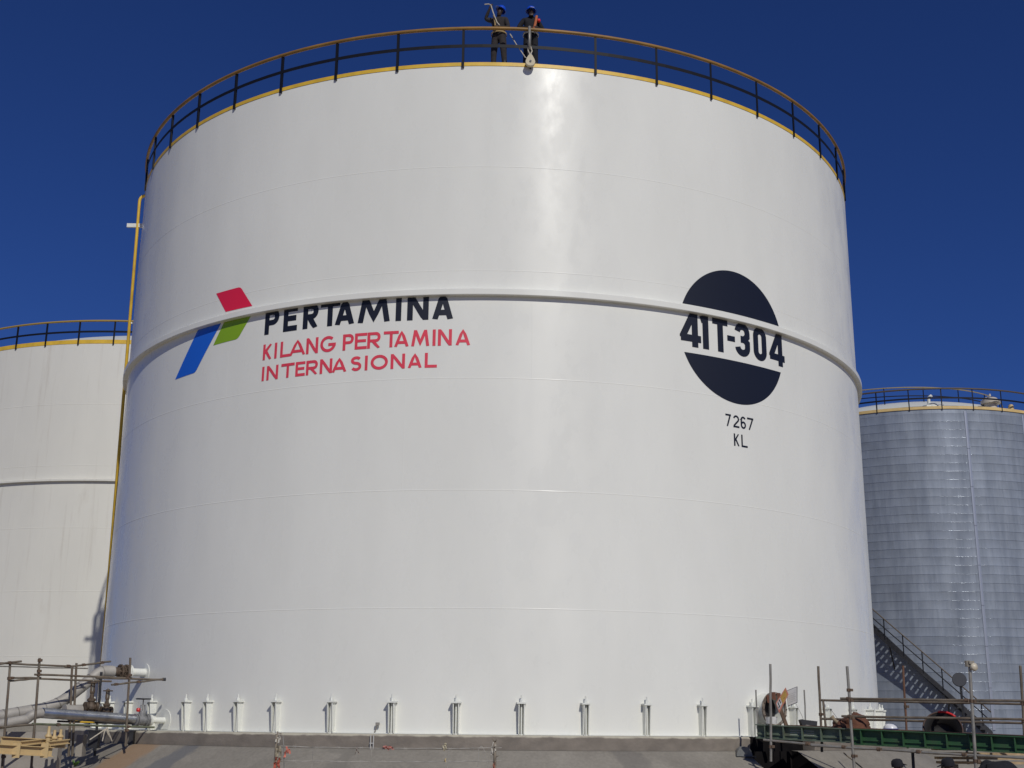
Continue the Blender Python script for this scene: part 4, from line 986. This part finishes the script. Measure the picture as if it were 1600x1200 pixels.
# ------------------------------------------------------------------ right side platform
Yg0, Yg1 = -12.3, -15.4
gl, gr = at_y(1180, 1131.5, Yg0), at_y(1640, 1152.5, Yg1)
gm = gl.lerp(gr, .345)
d = (gr-gl).normalized(); bkw = Vector((-d.y, d.x, 0)); bkw = bkw if bkw.y > 0 else -bkw
plat = thing('work_platform', 'long low green steel platform on scaffold tubes at right of the tank', 'platform', gl)
def channel(name, a, c, h, m, nst, dots=False):
    b = MB(); u = Vector((0, 0, 1))
    def slab(o0, w1, h1, p=a, q=c):
        V = [x+o0+bkw*j*w1+u*k*h1 for x in (p, q) for j, k in ((0, 0), (1, 0), (1, 1), (0, 1))]
        b.add(V, [(0, 1, 2, 3), (4, 5, 6, 7), (0, 1, 5, 4), (1, 2, 6, 5), (2, 3, 7, 6), (3, 0, 4, 7)])
    slab(Vector((0, 0, -.022)), .16, .022); slab(Vector((0, 0, -h)), .16, .022); slab(bkw*.12+Vector((0, 0, -h+.024)), .02, h-.048)
    slab(bkw*.085+Vector((0, 0, -h*.72)), .033, .03)
    o = b.build(name, m, plat)
    for i in range(nst):
        s_ = MB(); p = a.lerp(c, (i+.5)/nst); V = [p+d*x+bkw*j+u*k for x in (-.012, .012) for j, k in ((.012, -h+.024), (.118, -h+.024), (.118, -.024), (.012, -.024))]
        s_.add(V, [(0, 1, 2, 3), (4, 5, 6, 7), (0, 1, 5, 4), (1, 2, 6, 5), (2, 3, 7, 6), (3, 0, 4, 7)])
        sub('stiffener', s_, m, o)
    if dots:
        h_ = MB(); 
        for i in range(26):
            for k in range(3):
                p = a.lerp(c, .36+.26*i/26)+bkw*.118+u*(-h*.32-.045*k); h_.box(p, (.014, .006, .014))
        sub('painted_perforations', h_, mat('painted_through_light', (.5, .5, .45), .8), o)  # pale studs painted as light showing through the web holes
    return o
channel('side_girder', gl, gm, .30, GREYGRN, 5, True)
channel('side_girder', gm+d*.012, gr, .33, GRNSTEEL, 9)
b = MB(); dk0, dk1 = gl.lerp(gr, .11)+bkw*.16, gr+bkw*.16
V = [x+bkw*j+Vector((0, 0, k)) for x in (dk0, dk1) for j, k in ((.003, -.06), (1.25, -.06), (1.25, .012), (.003, .012))]
b.add(V, [(0, 1, 2, 3), (4, 5, 6, 7), (0, 1, 5, 4), (1, 2, 6, 5), (2, 3, 7, 6), (3, 0, 4, 7)]); b.build('deck', RUSTPLATE, plat)
b = MB()
for k in range(7):
    p = gl.lerp(gr, (k+1.0)/7.6); 
    b.box(p+bkw*.82+Vector((0, 0, -.20)), (.10, 1.3, .20), Matrix.Rotation(atan2(d.y, d.x), 3, 'Z'))
b.build('cross_bearers', GREYGRN, plat)
gfr = gl-bkw*.10
nb = bkw.copy()
def rf(px, py, off=0.0): return on_plane(px, py, gfr-bkw*off, nb)
def rb(px, py, off=1.3): return on_plane(px, py, gfr+bkw*off, nb)
def rt_tube(label, a, c, r=.026, m=TUBE, cl=()): return tube_thing(label, [a, c], r, m, GR, cl)
def up_r(fn, x0, y0, x1, y1, zb): a = fn(x0, y0); c = fn(x1, y1); k = (zb-a.z)/(c.z-a.z); return [a.lerp(c, k), a]
u_ = up_r(rf, 1203.5, 1037.5, 1204.5, 1174, -.5); rt_tube('pole in front of the open manway', u_[0], u_[1], .028, TUBEGREY, (.15,))
u_ = up_r(rb, 1278.5, 1041, 1283, 1133, -.2); rt_tube('tall pole left of the brown sack heap', u_[0], u_[1], .029, TUBE, (.02, .40))
u_ = up_r(rf, 1323.5, 1041, 1334.5, 1200, -2.05); rt_tube('long pole in front of the brown sack heap', u_[0], u_[1], .031, TUBEGREY, (.48, .70, .80, .86))
u_ = up_r(rf, 1515, 1040, 1525, 1200, -2.05); rt_tube('long pole with a pale lamp at its top', u_[0], u_[1], .034, TUBEGREY, (.47, .80))
u_ = up_r(rb, 1594, 1040, 1600, 1140, -.2); rt_tube('pole at the right frame edge', u_[0], u_[1], .028, TUBE, (.35, .55))
u_ = up_r(rb, 1411, 1040, 1416.5, 1136, -.2); rt_tube('reddish rusty pole in front of the stair', u_[0], u_[1], .024, mat('red_rust_tube', (.15, .075, .045), .8, var=.3), (.5,))
u_ = up_r(rb, 1181, 1078, 1183.5, 1131, .0); rt_tube('short thin pole left of the manway', u_[0], u_[1], .018, TUBEGREY)
u_ = up_r(rb, 1256.5, 1078, 1259, 1134, .0); rt_tube('short thin pole right of the sign boards', u_[0], u_[1], .017, TUBEGREY)
u_ = up_r(rb, 1286, 1093, 1290, 1134, .0); rt_tube('short stout pole beside the tall pole', u_[0], u_[1], .026, TUBE)
rt_tube('front upper guard tube of the right platform', rf(1313, 1091.5), rf(1640, 1096), .027, TUBE, (.04, .62))
rt_tube('back upper guard tube of the right platform', rb(1280, 1094), rb(1640, 1101), .026, TUBE)
rt_tube('front lower guard tube of the right platform', rf(1315, 1119), rf(1640, 1125), .026, TUBE, (.04,))
rt_tube('back lower guard tube of the right platform', rb(1283, 1123), rb(1640, 1131), .026, TUBE)
rt_tube('bearer tube under the left end of the platform', rf(1193, 1156), rf(1332, 1168.5), .026, TUBEGREY, (.5, .9))
rt_tube('long bearer tube under the green girder', rf(1268, 1164.5), rf(1640, 1187), .028, TUBEGREY, (.30, .47, .66))
rt_tube('thin diagonal brace behind the long pole', rb(1318, 1176, .3), rb(1352, 1204, .3), .014, TUBE)
u_ = up_r(rf, 1417, 1172, 1419, 1200, -2.05); rt_tube('dark prop standing behind the worker in the cap', u_[0]+bkw*.5, u_[1]+bkw*.5, .032, DARKST)
u_ = [rb(1284, 1160, .8), rb(1284.5, 1175, .8)]; rt_tube('short prop under the platform deck', u_[1], u_[0], .03, DARKST)
# lamp on the pole
lp = rf(1514, 1040); lamp = thing('floodlight', 'small pale round floodlight clamped to a pole top at right', 'floodlight', lp)
b = MB(); b.tube([lp+Vector((-.02, 0, -.02)), lp+Vector((-.03, 0, .10))], .055, 12); b.box(lp+Vector((.03, -.04, .06)), (.10, .10, .06)); b.build('housing', mat('lamp_housing', (.28, .25, .2), .6), lamp, smooth=False)
b = MB(); b.lathe([(.001, -.07), (.05, -.05), (.085, .0), (.075, .05), (.001, .07)], 16, c=lp+Vector((.07, -.05, -.03)), axis=(.4, -.8, .2)); b.build('globe', mat('lamp_globe', (.62, .55, .42), .4), lamp, smooth=True)
# dark round disc at the stair foot (mirror back)
mq = on_plane(1499, 1062, gfr+bkw*4.0, nb); mir = thing('round_signal', 'dark round disc on a short post by the stair foot', 'disc sign', mq)
b = MB(); b.lathe([(.001, -.02), (.15, -.02), (.165, 0), (.15, .02), (.001, .02)], 24, c=mq, axis=(-.3, -1, .1)); b.build('disc', mat('disc_grey', (.05, .052, .06), .6), mir, smooth=True, auto=40)
b = MB(); b.tube([mq+Vector((.03, .03, -.15)), mq+Vector((.05, .03, -1.9))], .03, 8); b.build('post', DARKST, mir)

def blob(c, rx, ry, rz, seed, amp=.16, half=True, n=28):
    from mathutils import noise as nz
    b = MB(); rows = 12; V = []
    for j in range(rows+1):
        ph = (pi/2 if half else pi)*j/rows
        for i in range(n):
            a = 2*pi*i/n; dv_ = Vector((sin(ph)*cos(a), sin(ph)*sin(a), cos(ph)))
            k = 1+amp*(nz.noise(dv_*1.8+Vector((seed, 0, 0)))+.6*nz.noise(dv_*4.5+Vector((0, seed, 0))))
            V.append(Vector(c)+Vector((dv_.x*rx*k, dv_.y*ry*k, dv_.z*rz*k)))
    b.add(V, [(j*n+i, j*n+(i+1) % n, (j+1)*n+(i+1) % n, (j+1)*n+i) for j in range(rows) for i in range(n)])
    return b
sk = on_plane(1334, 1143, gl+bkw*.45, nb); sk.z = gl.lerp(gr, .34).z
sack = thing('sack_heap', 'rust brown cloth sack heaped on the platform deck', 'sack', sk)
b = blob(sk, .36, .30, .30, 3.1, .3); b.build('cloth', BURLAP, sack, smooth=True)
b = blob(sk+Vector((-.30, -.05, 0)), .2, .2, .15, 8.4, .4); b.build('fold', BURLAP, sack, smooth=True)
b = MB(); b.tube([sk+Vector((-.30, -.12, .05)), sk+Vector((-.44, -.14, .17)), sk+Vector((-.5, -.14, .24))], [.05, .035, .055], 10); b.build('neck', mat('sack_neck', (.3, .24, .16), .9), sack, smooth=True)
# white basin upside down
wb = on_plane(1392, 1147, gl+bkw*.35, nb); wb.z = gl.lerp(gr, .47).z+.012
basin = thing('basin', 'small white basin with a dark rim upside down on the platform', 'basin', wb)
b = MB(); b.lathe([(.15, 0), (.14, .06), (.10, .105), (.04, .125), (.001, .128)], 22, c=wb); b.build('bowl', mat('white_plastic', (.72, .72, .74), .35), basin, smooth=True)
b = MB(); b.lathe([(.148, .0), (.162, .004), (.162, .02), (.147, .022)], 22, c=wb, closedprof=True); b.build('rim', mat('blue_rim', (.04, .05, .2), .4), basin, smooth=True)
# dark tub on its side with a red rim
tb = on_plane(1476, 1150, gl+bkw*.5, nb); tb.z = gl.lerp(gr, .66).z-.02
tub = thing('rubber_tub', 'black rubber tub tipped on its side with a red upper rim', 'tub', tb)
ax = Vector((-.25, -.9, .45)).normalized(); tc_ = tb+Vector((0, .1, .02))
b = MB(); b.lathe([(.385, .14), (.37, .14), (.29, -.16), (.20, -.22), (.001, -.225)], 36, c=tc_, axis=ax); b.lathe([(.385, .14), (.395, .12), (.31, -.17), (.21, -.24), (.001, -.245)], 36, c=tc_, axis=ax)
b.build('bowl', mat('black_rubber', (.007, .006, .006), .7, var=.4, vscale=6), tub, smooth=True)
b = MB(); q0 = Vector((0, 0, 1)).rotation_difference(ax); b.tube([tc_+q0 @ Vector((.39*cos(a), .39*sin(a), .145)) for a in [2*pi*i/48 for i in range(48)]], .018, 8, closed=True); b.build('rim', mat('dark_rim', (.06, .03, .02), .6), tub, smooth=True)
b = MB(); top_a = max(range(48), key=lambda i: (q0 @ Vector((cos(2*pi*i/48), sin(2*pi*i/48), 0))).z)
b.tube([tc_+q0 @ Vector((.395*cos(a), .395*sin(a), .15)) for a in [2*pi*(top_a+j)/48 for j in range(-6, 2)]], .024, 8); b.build('red_edge', REDPL, tub, smooth=True)
# pail, tray, boards by the manway
pl_ = on_plane(1205.5, 1132, gl+bkw*.5, nb); pl_.z = gl.z+.013
pail = thing('pail', 'white paint pail standing on the platform below the manway', 'pail', pl_)
b = MB(); b.lathe([(.001, 0), (.115, 0), (.132, .15), (.125, .15), (.11, .012), (.001, .012)], 24, c=pl_); b.build('bucket', mat('pail_white', (.74, .72, .68), .4, dirt=(.3, .28, .25), dscale=8, damt=.5), pail, smooth=True, auto=40)
b = MB(); b.tube([pl_+Vector((.135*cos(a), .135*sin(a)*.35-.06, .145+.0*sin(a))) for a in [pi+pi*i/12 for i in range(13)]], .006, 6); b.build('handle', WIRE, pail)
tyq = on_plane(1265, 1137, gl+bkw*.7, nb); tyq.z = gl.z-.01; b = MB(); b.box(tyq+Vector((0, 0, .05)), (.30, .2, .10), Matrix.Rotation(.1, 3, 'Y')); b.box(tyq+Vector((-.17, 0, .05)), (.06, .22, .14), Matrix.Rotation(-.3, 3, 'Y')); tag(b.build('steel_tray', DARKST, None, at=tyq), 'dark steel tray lying beside the thin pole on the platform', 'tray')
cd_ = MB(); cq = on_plane(1225, 1131, gl+bkw*.9, nb); cq.z = gl.z; cd_.box(cq+Vector((-.03, 0, .22)), (.07, .10, .62), Matrix.Rotation(-.32, 3, 'Y')); tag(cd_.build('timber_prop', mat('brown_timber', (.14, .09, .06), .9, var=.3), None, at=cq), 'brown timber prop leaning below the red sign board', 'prop')
def board(corners, plane_off, name, label, base, parts):
    P = [on_plane(x, y, gl+bkw*plane_off, nb) for x, y in corners]
    t = thing(name, label, 'sign', P[3])
    nrm = (P[1]-P[0]).cross(P[3]-P[0]).normalized(); nrm = nrm if nrm.y < 0 else -nrm
    b = MB(); b.hexa([p+nrm*-.008 for p in P]+[p+nrm*.004 for p in P]); b.build('panel', base, t)
    for nm_, m, quads in parts:
        b = MB()
        for q in quads:
            V = []
            for s, v in q: V.append(P[0].lerp(P[1], s).lerp(P[3].lerp(P[2], s), v)+nrm*(.008 if m not in (NAVY, DARKST) else .011))
            b.add(V, [tuple(range(len(V)))])
        b.build(nm_, m, t)
def rect(a, b, c, d_): return [(a, b), (c, b), (c, d_), (a, d_)]
SIGNY = mat('sign_yellow', (.50, .31, .08), .5, var=.1, vscale=8); SIGNW = mat('sign_white', (.66, .65, .62), .5, var=.08, vscale=8); SIGNR = mat('sign_orange_red', (.58, .24, .17), .5, var=.1)
board([(1227.5, 1074), (1232, 1085), (1217.5, 1114.5), (1212, 1098.5)], .55, 'warning_sign', 'tilted warning board with orange border, yellow panel and black symbols', SIGNR,
      [('yellow_field', SIGNY, [rect(.14, .08, .88, .55)]), ('white_field', SIGNW, [rect(.14, .58, .78, .94)]),
       ('symbols', NAVY, [rect(.2, .62, .34, .74), rect(.42, .62, .58, .7), rect(.2, .8, .5, .86), rect(.56, .76, .7, .9), rect(.3, .12, .36, .18), rect(.62, .3, .68, .38)])])
board([(1229.5, 1079), (1245.8, 1072.5), (1245.8, 1098), (1231, 1104)], .75, 'notice_board', 'grey framed white notice board with faint writing beside the orange board', DARKST,
      [('white_field', SIGNW, [rect(.04, .03, .96, .96)]), ('faint_writing', mat('pencil_grey', (.42, .42, .42), .7), [rect(.15, .3+.12*k, .85-.1*(k % 2), .33+.12*k) for k in range(5)]), ])
# sagging wire from the chair to the deck
b = MB(); b.tube([on_plane(1244, 1100, gl+bkw*1.0, nb), on_plane(1252, 1116, gl+bkw*.95, nb), on_plane(1259, 1133, gl+bkw*.9, nb)], .006, 5); tag(b.build('wire', WIRE, None, at=on_plane(1259, 1133, gl+bkw*.9, nb)), 'thin wire slung from a sign board to the platform', 'wire')
b = MB(); b.tube([on_plane(1297, 1107, gl+bkw*1.4, nb), on_plane(1312, 1127, gl+bkw*1.2, nb)], .006, 5); tag(b.build('wire', WIRE, None, at=on_plane(1312, 1127, gl+bkw*1.2, nb)), 'thin wire slung down behind the brown sack heap', 'wire')
# grey half drum lying on the ledge of the ring wall
hd_ = on_cyl(1163, 1175.5, 12.95); hd_.z = -.42
hm = thing('grey_hood', 'grey half round metal hood resting at the foot of the ring wall', 'hood', hd_)
b = MB(); e_t = Vector((cos(atan2(hd_.x, -hd_.y)), sin(atan2(hd_.x, -hd_.y)), 0)); prof = []
for k in range(13): a = pi*k/12; prof.append((.22*cos(a), .21*sin(a)))
V = [hd_+e_t*x+Vector((0, y, z)) for y in (-.02, .30) for x, z in prof]; b.add(V, [(i, i+1, 14+i, 13+i) for i in range(12)]+[tuple(range(13)), tuple(range(25, 12, -1))]); b.build('shell', mat('hood_grey', (.22, .225, .22), .5, metal=.2, var=.2), hm, smooth=True, auto=40)
b = MB(); b.box(hd_+Vector((0, .14, -.012)), (.52, .36, .024)); b.build('foot', DARKST, hm)
# two conduits up the ring wall
cq = on_cyl(581, 1156, 12.68); b = MB()
for dx in (-.028, .035): b.tube([(cq.x+dx, cq.y, -.36), (cq.x+dx, cq.y, -.03)], .013, 8)
b.box((cq.x, cq.y+.01, -.2), (.10, .02, .02)); tag(b.build('conduit', mat('conduit_grey', (.5, .49, .46), .5), None, at=(cq.x, cq.y, -.36)), 'pair of thin pale conduits on the ring wall', 'conduit')

# planks and a pallet under the far right of the platform
pq = rb(1560, 1192, 2.0); b = MB()
for k in range(4): b.box(pq+Vector((0, .1*k, .09*k)), (2.6, .22, .05), Matrix.Rotation(.02*k, 3, 'Z'))
pk = thing('plank_stack', 'stack of tan timber planks under the right end of the platform', 'planks', pq); b.build('planks', mat('tan_plank', (.40, .29, .17), .8, var=.25, vscale=7), pk)
b = MB()
for x in (-1, 1): b.box(pq+Vector((x, .15, -.5)), (.2, .5, .93))
b.build('trestle', WOOD, pk)

# ------------------------------------------------------------------ workers below the platform
def ground_person(label, px, py_top, Y, rot, pose, head, hgt=1.79):
    p = at_y(px, py_top, Y); sc = (p.z+2.1)/hgt
    return person(label, Vector((p.x, p.y, -2.1)), rot, pose, CLOTH, head, sc, 'workers below the platform')
ground_person('worker in a dark peaked cap standing below the green girder', 1400, 1186, -17.0, pi/2+.3, {}, 'cap')
lean_pose = {'belly': (0, -.06, 1.10), 'chest': (0, -.22, 1.28), 'collar': (0, -.33, 1.40), 'neck': (0, -.39, 1.44), 'jaw': (0, -.46, 1.46), 'brow': (0, -.49, 1.55), 'crown': (0, -.48, 1.62), 'lsh': (.19, -.30, 1.37), 'rsh': (-.19, -.30, 1.37), 'lelbow': (.25, -.40, 1.08), 'relbow': (-.25, -.40, 1.08), 'lwrist': (.18, -.58, .9), 'rwrist': (-.18, -.58, .9), 'look': (0, -1, -.2)}
bow_pose = {'bulk': 1.15, 'belly': (0, -.12, 1.10), 'chest': (0, -.32, 1.22), 'collar': (0, -.44, 1.24), 'neck': (0, -.51, 1.22), 'jaw': (0, -.57, 1.17), 'brow': (0, -.64, 1.19), 'crown': (0, -.70, 1.22), 'lsh': (.2, -.40, 1.20), 'rsh': (-.2, -.40, 1.20), 'lelbow': (.27, -.46, .90), 'relbow': (-.27, -.46, .90), 'lwrist': (.18, -.62, .72), 'rwrist': (-.18, -.62, .72), 'look': (0, -.4, -1)}
ground_person('worker in dark clothes stooping left of the plank stack', 1528, 1181, -17.2, -pi/2-.2, lean_pose, 'hood', 1.70)
ground_person('worker bent double below the right end of the platform', 1562, 1186, -17.6, pi-.25, bow_pose, 'hood', 1.36)
ground_person('worker bent double at the right frame edge', 1592, 1184, -16.8, pi+.3, bow_pose, 'hood', 1.36)

# ------------------------------------------------------------------ wire fence in the foreground
FY = -21.5
def fp(px, py, dy=0): return at_y(px, py, FY+dy)
fence = thing('wire_fence', 'two strand rusty wire fence strung between two tied posts', 'fence', Vector((fp(605, 1180).x, FY, -2.1)))
def strand(a, c, n=30, sag=.03):
    return [a.lerp(c, i/n)+Vector((0, 0, -sag*4*(i/n)*(1-i/n)+random.uniform(-.004, .004))) for i in range(n+1)]
for y0, y1, s in ((1166, 1168.5, .02), (1189, 1189, .01)):
    pth = strand(fp(437, y0), fp(784, y1), 30, s); b = MB(); b.tube(pth, .0065, 6)
    b.build('wire_strand', WIRE, fence)
    for i in range(2, 29, 3):
        bb = MB()
        for q in range(2): bb.tube([pth[i]+Vector((-.02, 0, .018*(1 if q else -1))), pth[i]+Vector((.02, 0, -.018*(1 if q else -1)))], .003, 5)
        bb.build('barb', WIRE, fence)
b = MB()
for px, y0, y1 in ((489, 1167, 1200), (581, 1165, 1200), (702, 1170, 1200), (747, 1168, 1200)):
    a = fp(px, y0); b.tube([a, a+Vector((random.uniform(-.02, .02), -.01, -.12)), Vector((a.x+random.uniform(-.04, .04), FY, a.z-.5)), Vector((a.x, FY, -2.1))], .003, 5)
b.tube(smooth_path([fp(747, 1200), fp(748, 1170), fp(752, 1165), fp(757, 1172), fp(763, 1200)], .05, 5), .0035, 5)
b.build('tie_wire', WIRE, fence)
def post(px, ytop, lean):
    t = fp(px, ytop); b = MB(); n = 10; pth = []; rs = []
    for i in range(n+1):
        z = -2.1+(t.z+2.1)*i/n; pth.append(Vector((t.x+lean*(i/n-1)+random.uniform(-.008, .008), FY+random.uniform(-.006, .006), z))); rs.append(random.uniform(.018, .03))
    b.tube(pth, rs, 9)
    for i in range(5): q = pth[-1-i//2]; b.tube([q, q+Vector((random.uniform(-.07, .07), random.uniform(-.04, .04), random.uniform(-.02, .07)))], [.012, .005], 6)
    return b.build('post', WOOD, fence, smooth=True)
post(433.5, 1145, .03); post(774, 1160, .02)
b = MB(); b.tube([fp(442, 1150), fp(443.5, 1170), fp(444, 1205)], .008, 8); b.build('stake', TUBEGREY, fence)
def rag(px, py, sx, sz, m, label, seed, n=5):
    c = fp(px, py, -.03); b = MB()
    rnd = random.Random(seed)
    for k in range(n):
        o_ = Vector((rnd.uniform(-sx, sx)*.5, rnd.uniform(-.02, .02), rnd.uniform(-sz, sz)*.5)); V = []
        L_ = rnd.uniform(.5, 1)*sz; W_ = rnd.uniform(.25, .6)*sx; tw = rnd.uniform(-.8, .8)
        for j in range(5):
            s = j/4; cx = Vector((sin(tw*s*2)*.02, cos(s*5+seed+k)*.018, -L_*s)); wv = Vector((cos(tw*s), sin(tw*s), .15*sin(s*6+k)))*W_*(.5+.4*sin(s*4+k)**2)
            V += [c+o_+cx-wv*.5+Vector((0, 0, L_*.5)), c+o_+cx+wv*.5+Vector((0, 0, L_*.5))]
        b.add(V, [(2*j, 2*j+1, 2*j+3, 2*j+2) for j in range(4)])
    return tag(b.build('rag', m, None, at=c), label, 'rag', 'rags tied to the wire fence')
rag(434, 1150, .07, .11, RAGPALE, 'pale rag tied at the top of the left fence post', 1)
rag(434, 1178, .07, .16, mat('mottled_rag', (.28, .24, .17), .95, var=.5, vscale=14), 'mottled rag wound round the middle of the left fence post', 2, 8)
rag(449, 1176, .07, .12, RAGRED, 'coral rag hanging right of the left fence post', 3)
rag(432, 1194, .09, .11, mat('dark_red_rag', (.35, .08, .05), .95, var=.5, vscale=14), 'dark red rag low on the left fence post', 4, 7)
rag(607, 1168.5, .11, .035, mat('faded_red_tape', (.5, .2, .16), .9), 'red tape twisted on the upper fence wire left of middle', 5, 7)
rag(693, 1168, .1, .09, mat('cream_rag', (.5, .45, .32), .95), 'cream plastic scrap on the upper fence wire', 6, 4)
rag(559, 1172, .05, .09, mat('taupe_scrap', (.25, .2, .17), .8), 'small brown scrap under the upper fence wire', 7, 3)
rag(771, 1170, .06, .12, RAGPALE, 'pale knotted rag on the right fence post', 8, 6)
rag(771, 1196, .06, .10, mat('rust_rag', (.3, .12, .08), .95), 'rusty red rag low on the right fence post', 9, 4)
rag(694, 1189, .05, .05, mat('straw_rag', (.55, .42, .2), .95), 'straw coloured knot on the lower fence wire', 10, 3)
